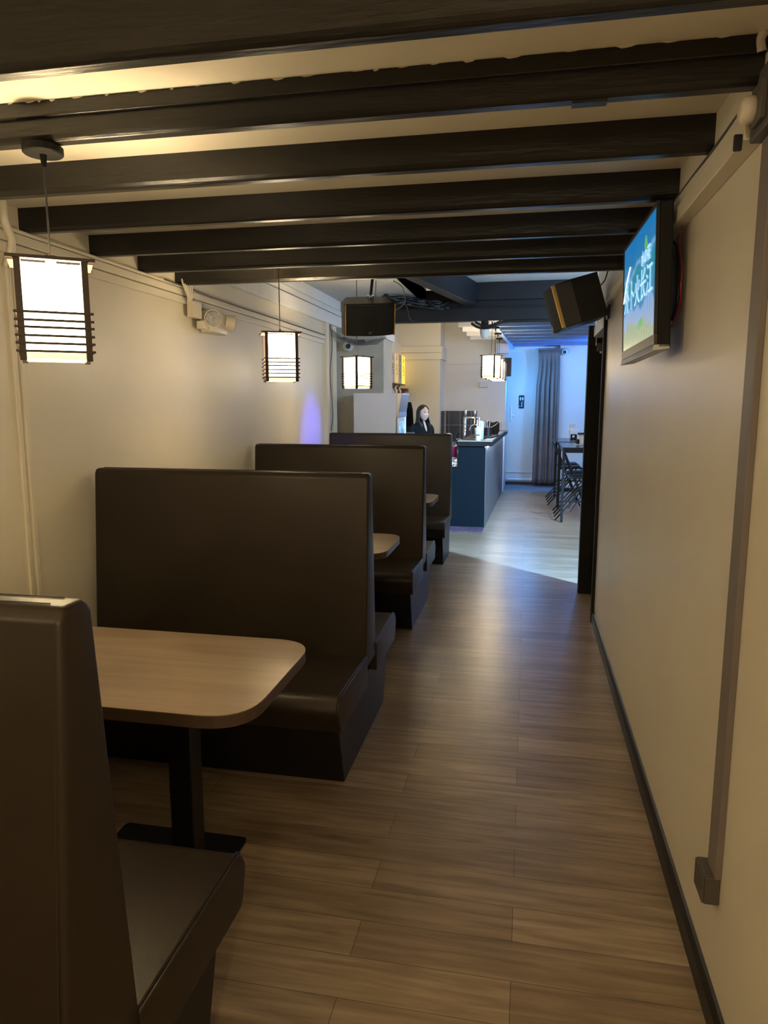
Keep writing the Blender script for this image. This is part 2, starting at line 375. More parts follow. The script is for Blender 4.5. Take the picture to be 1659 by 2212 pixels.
# boards and rails high on the left wall
struct('trim_2', MB().box(XL, XL + 0.018, YB, 7.25, 2.20, 2.242).box(XL, XL + 0.024, YB, 7.25, 2.246, 2.285).box(XL, XL + 0.030, YB, 7.25, 2.288, 2.302), 'wall', 0.003)
struct('trim_3', MB().box(XL, XL + 0.05, 4.2, 7.86, 2.415, 2.53).box(XL, XL + 0.03, 4.2, 7.9, 2.545, 2.60).box(XL, XL + 0.022, 4.2, 7.9, 2.605, 2.71), 'white', 0.004)
struct('trim_4', MB().box(XL, XL + 0.012, 2.635, 2.66, 0.0, 2.20).box(XL, XL + 0.016, 2.675, 2.70, 0.0, 2.20), 'wall', 0.003)
struct('trim_5', MB().box(XL - 0.14, XL + 0.045, 7.25, 7.335, 0.0, 2.415), 'wall', 0.004)
struct('trim_6', MB().box(XL - 0.14, XL + 0.025, 7.56, 7.70, 0.0, 2.415), 'wall', 0.004)
struct('trim_7', MB().box(XL - 0.12, -1.64, 8.19, 8.22, 2.46, 2.56).box(-1.655, -1.625, 8.22, 8.76, 2.33, 2.56).box(XL - 0.12, -1.64, 8.19, 8.22, 2.60, 2.64), 'white', 0.003)
struct('trim_8', MB().box(XL - 0.12, -1.47, 12.34, 12.38, 2.335, 2.445).box(XL - 0.12, -1.47, 12.34, 12.38, 2.45, 2.555).box(-1.50, -1.46, 12.38, 13.0, 2.335, 2.555), 'wall', 0.004)
struct('trim_9', MB().box(-1.46, -0.42, 12.975, 13.0, 2.28, 2.295), 'wall', 0.002)
struct('trim_10', MB().box(XL - 0.12, XL - 0.08, 8.76, 12.34, 2.40, 2.60), 'wall', 0.004)
# right wall: rail, upper board, skirting
struct('trim_11', MB().box(0.474, XR, 1.90, 3.08, 2.205, 2.255).box(0.482, XR, 1.90, 3.3, 2.262, 2.30), 'wall', 0.004)
struct('trim_12', MB().box(0.49, XR + 0.01, YB, 4.16, 2.305, CZ), 'wall', 0.003)
struct('trim_13', MB().box(0.485, XR, 3.9, 5.1, 2.25, 2.30).box(0.49, XR, 3.9, 5.1, 2.31, 2.37), 'wall', 0.003)
struct('baseboard_right', MB().prism([(XR, 0), (0.503, 0), (0.503, 0.062), (0.512, 0.085), (XR, 0.09)], 'y', YB, 5.24), 'plinth')
struct('baseboard_left', MB().box(XL, XL + 0.015, YB, 7.25, 0, 0.09), 'plinth')
# far wall trims
struct('trim_14', MB().box(-0.42, 0.56, 14.16, 14.2, 2.60, 2.66), 'white')
struct('trim_15', MB().box(-0.42, 0.56, 14.18, 14.2, 0.245, 0.262), 'white')
struct('baseboard_far', MB().box(-0.42, 0.56, 14.17, 14.2, 0.004, 0.06), 'bronze')
struct('trim_16', MB().box(-0.492, -0.415, 12.94, 13.0, 0.0, 1.12), 'white')
# doorway in the right wall: frame and closed black leaf in the recess
D = MB().box(0.498, XR + 0.13, 5.24, 5.30, 0.0, 2.24).box(0.462, XR + 0.13, 6.06, 6.16, 0.0, 2.21)
dframe = D.build('door_1', 'matteblack'); dframe['kind'] = 'structure'
MB().box(0.50, XR + 0.13, 5.30, 6.06, 2.12, 2.20).build('door_head', 'white', dframe)
leaf = MB().box(0.60, 0.64, 5.30, 6.06, 0.01, 2.12)
for k in range(7): leaf.box(0.592, 0.60, 5.33 + k * 0.105, 5.415 + k * 0.105, 0.03, 2.10)
leaf.build('door_leaf', 'matteblack', dframe)
cl = thing('door_closer', 'silver door closer with grey box high in the black doorway', 'door closer', (0.56, 6.0, 2.05))
MB().box(-0.035, 0.03, 0.0, 0.05, -0.045, 0.02).build('body', 'grey_plastic', cl, 0.006)
MB().box(-0.055, 0.025, 0.02, 0.04, 0.06, 0.08).cyl((-0.04, 0.03, 0.07), (-0.04, 0.03, 0.0), 0.006).build('arm', 'chrome', cl, 0.002)
MB().cyl((0.0, 0.02, -0.06), (0.0, 0.02, -0.03), 0.012).build('bolt', 'white_plastic', cl)

# ------------------------------------------------------------------ ceiling beams
def beam(yf, label, z1=CZ, w=0.05, x0=XL + 0.0, x1=0.49):
    mb = MB().prism([(yf - w, z1), (yf - w, 2.315), (yf - w + 0.006, 2.306), (yf - w + 0.012, 2.300), (yf - 0.006, 2.300), (yf, 2.306), (yf, z1)], 'x', x0, x1)
    o = mb.build('ceiling_beam', 'beam', None, 0.002)
    return tag(o, label, 'beam', 'dark beams across the corridor ceiling')
beam(1.50, 'nearest and deepest black ceiling beam, filling the top of the view', 2.72)
b2 = beam(1.88, 'black ceiling beam with a ragged stepped top edge, carrying the nearest lantern')
mbs = MB().box(XL, 0.49, 1.818, 1.832, 2.358, CZ)
random.seed(3)
st = mbs.build('upper_ledge', 'beam', b2, 0.002)
rg = MB()
x = -1.4
while x < 0.4:
    w_ = random.uniform(0.01, 0.05); h_ = random.uniform(0.002, 0.006)
    rg.prism([(x, CZ), (x + w_ * 0.3, CZ - h_), (x + w_ * 0.7, CZ - h_ * 0.7), (x + w_, CZ)], 'y', 1.8165, 1.8185); x += w_ + random.uniform(0.0, 0.09)
rg.build('plaster_edge', 'ceiling', b2)
MB().box(0.08, 0.16, 1.845, 1.875, 2.294, 2.30).build('metal_clip', 'beam', b2)
beam(2.31, 'black ceiling beam with a soft pale reflection above the nearest lantern')
beam(2.79, 'fourth black ceiling beam from the camera, its square left end showing')
beam(3.28, 'fifth black ceiling beam from the camera, reaching the television corner')
beam(3.72, 'sixth black ceiling beam from the camera, carrying the middle lantern')
beam(4.14, 'last black ceiling beam, in front of the cables and the white ceiling')

# dark steelwork past the corridor
g = MB().box(-1.47, 4.4, 7.86, 7.98, 2.465, 2.60).build('cross_girder', 'navy', None, 0.004)
tag(g, 'long dark blue girder crossing the room behind both loudspeakers', 'beam')
MB().box(-1.45, 4.4, 7.84, 7.86, 2.595, 2.605).build('top_flange', 'navy', g)
g = MB().box(-1.47, 4.4, 7.90, 8.05, 2.61, 2.80).box(-0.66, 4.4, 7.86, 7.92, 2.68, 2.86).build('upper_girder', 'navy', None, 0.004)
tag(g, 'deep dark blue upper girder under the white ceiling panel', 'beam')
a, b_ = Vector((-1.12, 5.3)), Vector((-0.63, 7.84)); d = (b_ - a).normalized(); n = Vector((d.y, -d.x)) * 0.06
g = MB().prism([tuple(a - n), tuple(a + n), tuple(b_ + n), tuple(b_ - n)], 'z', 2.62, 2.86).build('diagonal_beam', 'navy', None, 0.006)
tag(g, 'slanting dark blue beam running back to the girder', 'beam')
# bundled black cables above the girder
cb = MB(); random.seed(11)
for k in range(16):
    pts = []
    for i in range(6):
        t = i / 5
        pts.append((-1.50 + 0.62 * t + random.uniform(-.03, .03), 7.45 + 0.3 * t + random.uniform(-.05, .05), 2.66 + random.uniform(-.035, .04) - 0.05 * t))
    cb.tube(pts, random.choice([0.008, 0.011, 0.014]), 6, 3)
o = cb.build('cable_bundle', 'black', None, smooth=True); tag(o, 'tangled bundle of black cables above the dark girder', 'cables', kind='stuff')
o = MB().tube([(-1.40, 6.6, 2.705), (-1.39, 6.58, 2.50), (-1.28, 6.6, 2.42), (-1.14, 6.62, 2.50), (-1.16, 6.64, 2.64), (-1.25, 6.66, 2.71)], 0.004, 8, 6).build('loop_cable', 'grey_plastic', None, smooth=True)
tag(o, 'thin grey cable hanging in a loop beside the left loudspeaker', 'cable')
o = MB().tube([(-0.62, 7.84, 2.44), (-0.56, 7.83, 2.40), (-0.48, 7.83, 2.385), (-0.38, 7.83, 2.40), (-0.30, 7.83, 2.445), (0.0, 7.83, 2.452), (0.5, 7.83, 2.45)], 0.014, 8, 5).tube([(-0.58, 7.82, 2.45), (-0.5, 7.82, 2.41), (-0.42, 7.82, 2.41), (-0.3, 7.82, 2.455)], 0.012, 8, 5).build('sagging_cable', 'black', None, smooth=True)
tag(o, 'thick black cable sagging under the middle of the girder', 'cable')
o = MB().tube([wy(868, 640, 7.3) + Vector((0, 0, 0)), wy(880, 668, 7.5), wy(886, 690, 7.7), wy(900, 692, 7.78)], 0.006, 6, 4).build('thin_cable', 'black', None, smooth=True)
tag(o, 'thin black wire trailing from the bundle to the girder end', 'cable')

# blue joisted ceiling over the rear room
FAS0, FAS1 = Vector((-0.50, 8.1)), Vector((-0.27, 14.2))
def fx(y): return FAS0.x + (FAS1.x - FAS0.x) * (y - FAS0.y) / (FAS1.y - FAS0.y)
g = MB().prism([(fx(8.1) - 0.05, 8.1), (fx(8.1), 8.1), (fx(13.9), 13.9), (fx(13.9) - 0.05, 13.9)], 'z', 2.60, 2.795).build('fascia_board', 'blue_lit_white', None, 0.003)
tag(g, 'blue-lit white lengthways fascia board at the left edge of the rear joists', 'beam')
jl = ['nearest', 'second', 'third', 'fourth', 'fifth', 'sixth', 'seventh', 'eighth', 'farthest']
for i, yj in enumerate([8.9, 9.42, 9.97, 10.5, 11.0, 11.55, 12.1, 12.7, 13.35]):
    o = MB().box(fx(yj) + 0.002, 4.3, yj, yj + 0.09, 2.62, 2.80).build('ceiling_joist', 'joist', None, 0.003)
    tag(o, '%s blue joist under the rear ceiling, counted from the girder' % jl[i], 'joist', 'blue joists of the rear ceiling')
sl = ['nearest', 'second', 'third', 'farthest']
for i, yj in enumerate([10.3, 11.0, 11.7, 12.4]):
    o = MB().box(-1.0, fx(yj) - 0.052, yj, yj + 0.07, 2.66, 2.78).build('ceiling_slat', 'white', None, 0.003)
    tag(o, '%s white slat above the bar lanterns, counted from the girder' % sl[i], 'slat', 'white slats over the bar')

# ------------------------------------------------------------------ lanterns
def lantern(x, y, z0, yaw, ztop, label, group, on=True, detail=True, canopy_y=None):
    H = 0.268; R = 0.0775
    t = thing('pendant_lantern', label, 'lantern', (x, y, z0), math.radians(yaw), group)
    sh = MB()
    for s in (1, -1):
        sh.box(-R, R, s * R - 0.002, s * R + 0.002, 0.022, H - 0.008)
        sh.box(s * R - 0.002, s * R + 0.002, -R, R, 0.022, H - 0.008)
    sh.build('shade', 'shade', t)
    lo = MB()
    for s in (1, -1):
        lo.box(-R, R, s * R - 0.002, s * R + 0.002, 0.004, 0.022)
        lo.box(s * R - 0.002, s * R + 0.002, -R, R, 0.004, 0.022)
    lo.build('shade_hem', 'shade_low', t)
    for sx in (1, -1):
        for sy in (1, -1):
            cx, cy = sx * (R + 0.006), sy * (R + 0.006)
            MB().box(cx - 0.0083, cx + 0.0083, cy - 0.0083, cy + 0.0083, 0.0, H).build('post', 'darkwood', t, 0.001)
    for i, fz in enumerate((0.48, 0.40, 0.33, 0.247, 0.171, 0.092)):
        z = fz * H; e = R + 0.0225; w = 0.0032; q = R + 0.0155
        sl_ = MB()
        for s in (1, -1):
            sl_.box(-e, e, s * q - w, s * q + w, z - w, z + w)
            sl_.box(s * q - w, s * q + w, -e, e, z - w * 0.8, z + w * 0.8)
        sl_.build('slat', 'darkwood', t)
    for s in (1, -1): MB().box(-R - 0.034, R + 0.034, s * (R + 0.006) - 0.013, s * (R + 0.006) + 0.013, H, H + 0.009).build('top_rail', 'darkwood', t, 0.001)
    for s in (1, -1): MB().box(s * (R + 0.014) - 0.016, s * (R + 0.014) + 0.016, -R + 0.008, R - 0.008, H - 0.003, H + 0.005).build('side_plate', 'plywood', t, 0.001)
    MB().box(-0.014, 0.014, -R - 0.01, R + 0.01, H + 0.004, H + 0.012).cyl((0, 0, H + 0.008), (0, 0, H + 0.03), 0.011, 0.006).build('crossbar', 'darkwood', t, 0.001)
    zt = ztop - z0
    MB().tube([(0, 0, H + 0.02), (0, 0, zt - 0.04)], 0.0028, 8, 1).build('cord', 'black', t)
    cn = MB().lathe([(0.0, zt - 0.022), (0.05, zt - 0.022), (0.053, zt - 0.019), (0.053, zt - 0.003), (0.05, zt)], seg=28).cyl((0, 0, zt - 0.055), (0, 0, zt - 0.02), 0.006, 0.010)
    cn.build('canopy', 'canopy_black', t, smooth=False)
    MB().lathe([(0.0, 0.10), (0.018, 0.11), (0.03, 0.14), (0.028, 0.165), (0.014, 0.20), (0.014, 0.24)], seg=16).build('bulb', 'bulb', t, smooth=True)
    if on:
        point('lantern_bulb_light', (x, y, z0 + 0.215), LANTERN_UP, WARM, 0.03)
    return t
M['canopy_black'] = mat('canopy_black', (0.006, 0.006, 0.006), 0.6, noise=0.05, spec=0.15)
M['bulb'] = mat('bulb_glow', (1, 0.9, 0.7), 0.4, noise=0.01, emit=(1.0, 0.85, 0.6), estr=12)
LG = 'paper lanterns hung over the booth tables'
lantern(-1.332, 1.86, 1.715, 36, 2.298, 'large square paper lantern nearest the camera, over the first booth table', LG)
lantern(-1.40, 3.96, 1.718, 25, CZ, 'square paper lantern over the second booth table, in front of the left wall', LG)
lantern(-1.475, 6.15, 1.72, 57, 2.708, 'paper lantern hung corner-on below the left loudspeaker', LG)
lantern(-1.40, -0.30, 1.715, 10, 2.718, 'paper lantern behind the camera over the nearest booth seat', LG)
LB = 'paper lanterns in a row over the bar counter'
for i, (yy, xx, nm) in enumerate([(9.0, -0.44, 'nearest, largest and leftmost'), (9.85, -0.435, 'second'), (10.7, -0.44, 'third'), (11.5, -0.45, 'farthest')]):
    lantern(xx - 0.02, yy, 1.90 + 0.012 * i, -24, 2.60 if i else 2.60, '%s paper lantern in the row over the bar counter' % nm, LB, on=(i % 2 == 0))

# ------------------------------------------------------------------ booth benches
def rounded(pts, r, seg=4):
    """round the corners of a 2-D polygon; r may be a list"""
    out = []; k = len(pts)
    for i in range(k):
        p0, p1, p2 = Vector(pts[i - 1]), Vector(pts[i]), Vector(pts[(i + 1) % k]); rr = r[i] if isinstance(r, (list, tuple)) else r
        if rr <= 0: out.append(tuple(p1)); continue
        a = (p0 - p1).normalized(); b = (p2 - p1).normalized(); ang = a.angle(b)
        dd = min(rr / math.tan(ang / 2), (p0 - p1).length * 0.49, (p2 - p1).length * 0.49)
        s, e = p1 + a * dd, p1 + b * dd
        for j in range(seg + 1):
            t = j / seg; out.append(tuple(s * (1 - t) ** 2 + p1 * 2 * t * (1 - t) + e * t * t))
    return out
def booth(yc, xe, label, far=True):
    t = thing('booth_bench', label, 'bench', (0, yc, 0), 0, 'high-backed booth benches along the left wall')
    x0 = XL + 0.032
    xb = xe - 0.02
    nf = 0.42 if far else 0.12; nt_ = 0.52 if far else 0.12
    MB().prism([(-0.42, 0.0), (nf, 0.0), (nt_, 0.325), (-0.52, 0.325)], 'x', x0, xb).build('plinth', 'plinth', t, 0.004)
    prof = rounded([(-0.59, 0.30), (-0.62, 0.40), (-0.585, 0.455), (-0.10, 0.445), (-0.10, 0.305)], [0.03, 0.05, 0.04, 0.005, 0.005], 5)
    for s in ((-1, 1) if far else (-1,)):
        pr = [(y if s == -1 else -y, z) for y, z in prof]
        c = MB().prism(pr, 'x', x0, xe + 0.012).build('seat_cushion', 'leather', t, 0.014, 4)
        # seam piping round the end of the cushion
        pp = [(xe + 0.002, y * 1.004, 0.375 + (z - 0.375) * 1.03) for y, z in pr]
        MB().tube(pp + [pp[0]], 0.0028, 6, 1).build('piping', 'leather', c)
    if far: bp = [(-0.115, 0.38), (-0.042, 1.262), (-0.028, 1.283), (0.028, 1.283), (0.042, 1.262), (0.115, 0.38)]
    else: bp = [(-0.115, 0.38), (-0.042, 1.262), (-0.028, 1.283), (0.028, 1.283), (0.05, 1.262), (0.09, 0.38)]
    bp = [(bp[0][0], bp[0][1])] + bp[1:]
    poly = rounded(bp, [0.0, 0.02, 0.015, 0.015, 0.02, 0.0], 3)
    k = MB().prism(poly, 'x', x0, xe + 0.006).build('backrest', 'leather', t, 0.016, 4)
    for s in (-1, 1):
        MB().tube([(x0 + 0.02, s * 0.018, 1.2845), (xe - 0.03, s * 0.018, 1.2845)], 0.0012, 5, 1).build('stitching', 'seam', k)
        MB().tube([(xe - 0.012, s * 0.030, 1.275), (xe - 0.010, s * 0.045, 1.20), (xe - 0.010, s * 0.117, 0.40)], 0.0016, 5, 1).build('stitching', 'seam', k)
    return t
booth(0.985, -0.705, 'brown leather booth bench nearest the camera, cut off by the left edge')
booth(3.15, -0.70, 'large brown leather booth bench behind the first table')
booth(5.25, -0.745, 'brown leather booth bench in the middle of the row, second table in front of it')
booth(7.34, -0.765, 'brown leather booth bench at the far end of the row, in front of the fridge', far=False)
booth(-1.1, -0.705, 'brown leather booth bench behind the camera')

# ------------------------------------------------------------------ booth tables
def table(yc, x1, label):
    t = thing('booth_table', label, 'table', (0, yc, 0), 0, 'wooden tables between the booth benches')
    hw = 0.325; x0 = XL + 0.03
    poly = rounded([(x0, -hw), (x1, -hw), (x1, hw), (x0, hw)], [0.0, 0.15, 0.15, 0.0], 10)
    MB().prism(poly, 'z', 0.7495, 0.752).build('tabletop', 'tablewood', t)
    MB().prism(poly, 'z', 0.714, 0.7494).build('edge_band', 'tableedge', t)
    MB().box(-1.12, -1.04, -0.04, 0.04, 0.008, 0.71).build('leg', 'blackmetal', t, 0.004)
    MB().box(-1.30, -0.86, -0.2, 0.2, 0.70, 0.713).build('bracket', 'blackmetal', t)
    MB().prism(rounded([(-1.46, -0.21), (-0.97, -0.21), (-0.97, 0.24), (-1.46, 0.24)], 0.02, 3), 'z', 0.001, 0.009).build('base_plate', 'blackmetal', t)
    return t
table(2.03, -0.725, 'wooden booth table nearest the camera, beneath the largest lantern')
table(4.17, -0.775, 'wooden booth table with its end showing between the two middle benches')
table(6.27, -0.785, 'farthest wooden booth table, only its corner showing before the last bench')

# ------------------------------------------------------------------ television on the right wall
def tv():
    C0 = Vector((0.419, 2.67, 1.835)); C1 = Vector((0.402, 3.36, 1.822)); T0 = Vector((0.407, 2.685, 2.255))
    u = (C1 - C0).normalized(); v = (T0 - C0); v = (v - u * v.dot(u)).normalized(); n = v.cross(u).normalized()
    if n.x > 0: n = -n
    Wd = (C1 - C0).length; Hh = 0.425
    t = thing('television', 'black wall television showing a blue seaside picture with white writing', 'television', C0 + u * Wd / 2 - n * 0.0)
    t.matrix_world = Matrix(((-u.x, -n.x, v.x, t.location.x), (-u.y, -n.y, v.y, t.location.y), (-u.z, -n.z, v.z, t.location.z), (0, 0, 0, 1)))
    # local: x along the set (near end +), y away from the viewer (into the wall), z up
    w = Wd / 2; f = 0.016
    fr = MB().box(-w - f, w + f, 0.0, 0.012, Hh, Hh + f).box(-w - f, -w, 0, 0.012, 0, Hh).box(w, w + f, 0, 0.012, 0, Hh)
    fr.build('bezel', 'black', t, 0.002)
    MB().box(-w - f, w + f, 0.012, 0.055, -0.05, Hh + f).build('rear_cover', 'matteblack', t, 0.006)
    MB().box(-w - f, w + f, 0.0, 0.012, -0.035, 0.0).build('chin', 'bronze', t, 0.001)
    MB().prism([(0.0, -0.035), (0.05, -0.035), (0.055, -0.052), (-0.006, -0.058)], 'x', -w - f, w + f).build('lower_bar', 'steel', t, 0.002)
    MB().box(-0.2, 0.2, 0.055, 0.075, 0.06, 0.34).box(-0.08, 0.08, 0.075, 0.098, 0.10, 0.30).build('wall_bracket', 'matteblack', t)
    # screen picture
    mt = bpy.data.materials.new('screen_picture'); mt.use_nodes = True; nt = mt.node_tree; N = nt.nodes; L = nt.links; b = N['Principled BSDF']
    b.inputs['Base Color'].default_value = (0.01, 0.01, 0.01, 1); b.inputs['Roughness'].default_value = 0.25
    tc = N.new('ShaderNodeTexCoord'); sp = N.new('ShaderNodeSeparateXYZ'); L.new(tc.outputs['Object'], sp.inputs[0])
    ns = N.new('ShaderNodeTexNoise'); ns.inputs['Scale'].default_value = 5; ns.inputs['Detail'].default_value = 4
    L.new(tc.outputs['Object'], ns.inputs['Vector'])
    ma = N.new('ShaderNodeMath'); ma.operation = 'MULTIPLY_ADD'; ma.inputs[1].default_value = 0.20; L.new(ns.outputs['Fac'], ma.inputs[0]); L.new(sp.outputs[2], ma.inputs[2])
    mr = N.new('ShaderNodeMapRange'); mr.inputs[1].default_value = 0.10; mr.inputs[2].default_value = 0.10 + Hh; L.new(ma.outputs[0], mr.inputs[0])
    cr = N.new('ShaderNodeValToRGB'); cr.color_ramp.interpolation = 'LINEAR'
    E = cr.color_ramp.elements
    stops = [(0.0, (0.42, 0.50, 0.30)), (0.14, (0.38, 0.47, 0.30)), (0.20, (0.35, 0.50, 0.75)), (0.32, (0.30, 0.52, 0.88)), (0.36, (0.06, 0.30, 0.55)), (0.52, (0.02, 0.28, 0.40)), (0.64, (0.03, 0.32, 0.45)), (0.68, (0.22, 0.52, 0.85)), (0.74, (0.03, 0.25, 0.55)), (1.0, (0.01, 0.22, 0.60))]
    E[0].position, E[0].color = stops[0][0], (*stops[0][1], 1); E[1].position, E[1].color = stops[-1][0], (*stops[-1][1], 1)
    for p, c in stops[1:-1]:
        e = E.new(p); e.color = (*c, 1)
    L.new(mr.outputs[0], cr.inputs[0])
    wv = N.new('ShaderNodeTexWave'); wv.bands_direction = 'X'; wv.inputs['Scale'].default_value = 9; wv.inputs['Distortion'].default_value = 3
    mpx = N.new('ShaderNodeMapping'); mpx.inputs['Scale'].default_value = (1, 1, 0.15); L.new(tc.outputs['Object'], mpx.inputs[0]); L.new(mpx.outputs[0], wv.inputs['Vector'])
    cr2 = N.new('ShaderNodeValToRGB'); cr2.color_ramp.elements[0].color = (0.65, 0.72, 0.8, 1); cr2.color_ramp.elements[1].color = (1.3, 1.25, 1.15, 1); L.new(wv.outputs['Fac'], cr2.inputs[0])
    mx = N.new('ShaderNodeMixRGB'); mx.blend_type = 'MULTIPLY'; mx.inputs[0].default_value = 0.8; L.new(cr.outputs[0], mx.inputs[1]); L.new(cr2.outputs[0], mx.inputs[2])
    L.new(mx.outputs[0], b.inputs['Emission Color']); b.inputs['Emission Strength'].default_value = 0.62
    s = MB().box(-w, w, 0.003, 0.012, 0.0, Hh).build('screen', mt, t)
    M['screen_text'] = mat('screen_caption', (0.1, 0.2, 0.4), 0.3, noise=0.01, emit=(0.42, 0.66, 1.0), estr=1.0)
    M['screen_white'] = mat('screen_white_line', (0.2, 0.2, 0.2), 0.3, noise=0.01, emit=(0.85, 1.0, 1.0), estr=1.0)
    M['screen_green'] = mat('screen_green_patch', (0.02, 0.1, 0.05), 0.3, noise=0.2, emit=(0.10, 0.33, 0.12), estr=1.0)
    text('caption', '外卜火长江', 'screen_text', s, (-0.01, 0.001, 0.20), (PI / 2, math.radians(0), 0), 0.125, 0.0005, sx=1.0)
    text('caption', '水の花', 'screen_text', s, (0.16, 0.001, 0.30), (PI / 2, 0, 0), 0.06, 0.0005)
    MB().tube([(-w + 0.005, 0.0025, 0.205), (-w + 0.07, 0.0025, 0.275), (-w + 0.16, 0.0025, 0.33)], 0.0035, 6, 5).build('white_line', 'screen_white', s)
    MB().prism(rounded([(0.16, 0.31), (0.13, 0.34), (0.15, 0.385), (0.17, 0.36), (0.185, 0.33)], 0.01), 'y', 0.0015, 0.004).prism(rounded([(0.02, 0.05), (0.12, 0.06), (0.10, 0.09), (0.04, 0.085)], 0.01), 'y', 0.0015, 0.004).build('picture_greenery', 'screen_green', s)
    return t, n
TV, tvn = tv()
wc = thing('tv_cable', 'black and red cables hanging behind the television', 'cable', (0.5, 2.75, 2.2))
MB().tube([(-0.012, 0.12, -0.02), (-0.006, 0.02, -0.05), (0.0, -0.03, -0.15), (0.0, -0.04, -0.25), (-0.008, 0.0, -0.31)], 0.005, 8, 6).build('black_lead', 'black', wc, smooth=True)
MB().tube([(0.010, -0.03, 0.03), (0.0, -0.01, -0.04), (0.002, -0.07, -0.14), (-0.002, -0.09, -0.20), (0.004, -0.05, -0.28), (-0.01, 0.02, -0.34)], 0.0028, 8, 6).build('red_lead', 'red', wc, smooth=True)
o = MB().box(0.470, 0.50, 2.95, 3.10, 2.262, 2.30).box(0.455, 0.472, 3.02, 3.10, 2.24, 2.30).build('bracket_block', 'cream_plastic', None, 0.004)
tag(o, 'cream block on the wall just above the television', 'block')
o = MB().box(0.492, 0.518, 2.70, 2.72, 2.28, 2.30).tube([(0.50, 2.71, 2.28), (0.505, 2.70, 2.27), (0.505, 2.72, 2.262)], 0.006, 6, 3).build('cable_clip', 'black', None, 0.003)
tag(o, 'black cable clip on the wall at the end of the rail', 'cable clip')

# right wall electrics
tr = MB().box(XR - 0.016, XR, 1.785, 1.862, 0.395, 2.19).build('cable_trunking', 'trunk', None, 0.002)
tag(tr, 'flat grey-brown vertical trunking strip down the right wall', 'trunking')
bx = thing('socket_box', 'dark grey socket box at the foot of the trunking strip', 'socket', (XR, 1.83, 0.36))
MB().box(-0.038, 0.0, -0.042, 0.048, -0.040, 0.036).build('box', 'grey_plastic', bx, 0.003)
MB().box(-0.043, -0.038, -0.040, 0.046, -0.038, 0.034).cyl((-0.045, 0.034, 0.0), (-0.0425, 0.034, 0.0), 0.003).cyl((-0.045, -0.028, 0.0), (-0.0425, -0.028, 0.0), 0.003).build('face_plate', 'grey_plastic', bx, 0.002)
jb = thing('junction_box', 'dark grey electrical box on top of the trunking strip', 'junction box', (XR, 1.80, 2.255))
MB().box(-0.040, 0.0, -0.10, 0.075, -0.068, 0.07).build('box', 'grey_plastic', jb, 0.004)
MB().box(-0.052, -0.040, -0.04, 0.035, -0.05, 0.03).build('step', 'grey_plastic', jb, 0.002)
sn = MB().lathe([(0.0, 0), (0.018, 0.0), (0.026, 0.005), (0.029, 0.012), (0.029, 0.030)], (0.440, 1.815, 2.24), 24, 'x').build('round_sounder', 'cream_plastic', None, smooth=True)
tag(sn, 'cream round alarm button fixed beside the dark grey box', 'alarm')
o = MB().box(0.455, 0.474, 1.905, 1.915, 2.185, 2.222).build('cable_end_cap', 'black', None, 0.003)
tag(o, 'small black end cap hanging below the round alarm button', 'cap')
o = MB().tube([(0.485, 1.93, 2.30), (0.482, 2.2, 2.292), (0.484, 2.6, 2.30), (0.481, 3.0, 2.29)], 0.005, 6, 4).build('rail_cable', 'black', None, smooth=True)
tag(o, 'black cable tucked in the groove of the right wall rail', 'cable')
o = MB().tube([(0.482, 1.815, 2.40), (0.474, 1.82, 2.385), (0.478, 1.818, 2.36)], 0.010, 8, 6).build('wrapped_pipe', 'cream_plastic', None, smooth=True)
tag(o, 'short cream pipe stub at the right end of the ragged beam', 'pipe')

# left wall: emergency light, its box, cables, pipe
em = thing('emergency_light', 'cream twin-head emergency light high on the left wall', 'emergency light', (XL + 0.03, 4.47, 2.12))
MB().box(0.0, 0.075, -0.13, 0.13, -0.075, 0.065).build('housing', 'cream_plastic', em, 0.012, 3)
for s, yaw in ((-1, -50), (1, 40)):
    c = Vector((0.085, s * 0.135, 0.01)); dv = Vector((math.cos(math.radians(yaw)), math.sin(math.radians(yaw)) , -0.15)).normalized()
    hd = MB().cyl(c - dv * 0.035, c + dv * 0.03, 0.045, 0.056, 24).build('lamp_head', 'cream_plastic', em, 0.004)
    MB().cyl(c + dv * 0.0305, c + dv * 0.034, 0.050, 0.046, 24).build('lens', 'tap_glass', hd)
MB().box(0.01, 0.06, -0.20, -0.13, -0.06, -0.01).build('hinge_box', 'cream_plastic', em, 0.004)
o = MB().box(XL + 0.03, XL + 0.075, 4.17, 4.28, 2.12, 2.215).box(XL + 0.075, XL + 0.08, 4.18, 4.27, 2.13, 2.205).build('wall_socket', 'cream_plastic', None, 0.004)
tag(o, 'cream wall socket just left of the emergency light', 'socket')
cbl = MB()
for k in range(5):
    cbl.tube([(XL + 0.04, 4.10 + k * 0.012, 2.34), (XL + 0.055 + k * 0.004, 4.08 + k * 0.02, 2.30), (XL + 0.06, 4.12 + k * 0.015, 2.25), (XL + 0.045, 4.16 + k * 0.012, 2.21)], 0.006, 6, 4)
o = cbl.build('white_wires', 'cream_plastic', None, smooth=True); tag(o, 'looped white wires above the emergency light', 'cables')
o = MB().tube([(XL + 0.035, 3.9, 2.30), (XL + 0.035, 4.6, 2.288), (XL + 0.035, 5.4, 2.287), (XL + 0.035, 6.3, 2.287), (XL + 0.035, 7.2, 2.286)], 0.005, 6, 4).build('wall_cable', 'grey_plastic', None, smooth=True)
tag(o, 'thin dark cable running along the left wall rail', 'cable')
o = MB().tube([(XL + 0.045, 2.60, 2.39), (XL + 0.04, 2.61, 2.31), (XL + 0.045, 2.635, 2.24), (XL + 0.02, 2.625, 2.14)], 0.016, 10, 5).build('wall_pipe', 'wall', None, smooth=True)
tag(o, 'cream painted pipe bending over the left wall boards behind the nearest lantern', 'pipe')
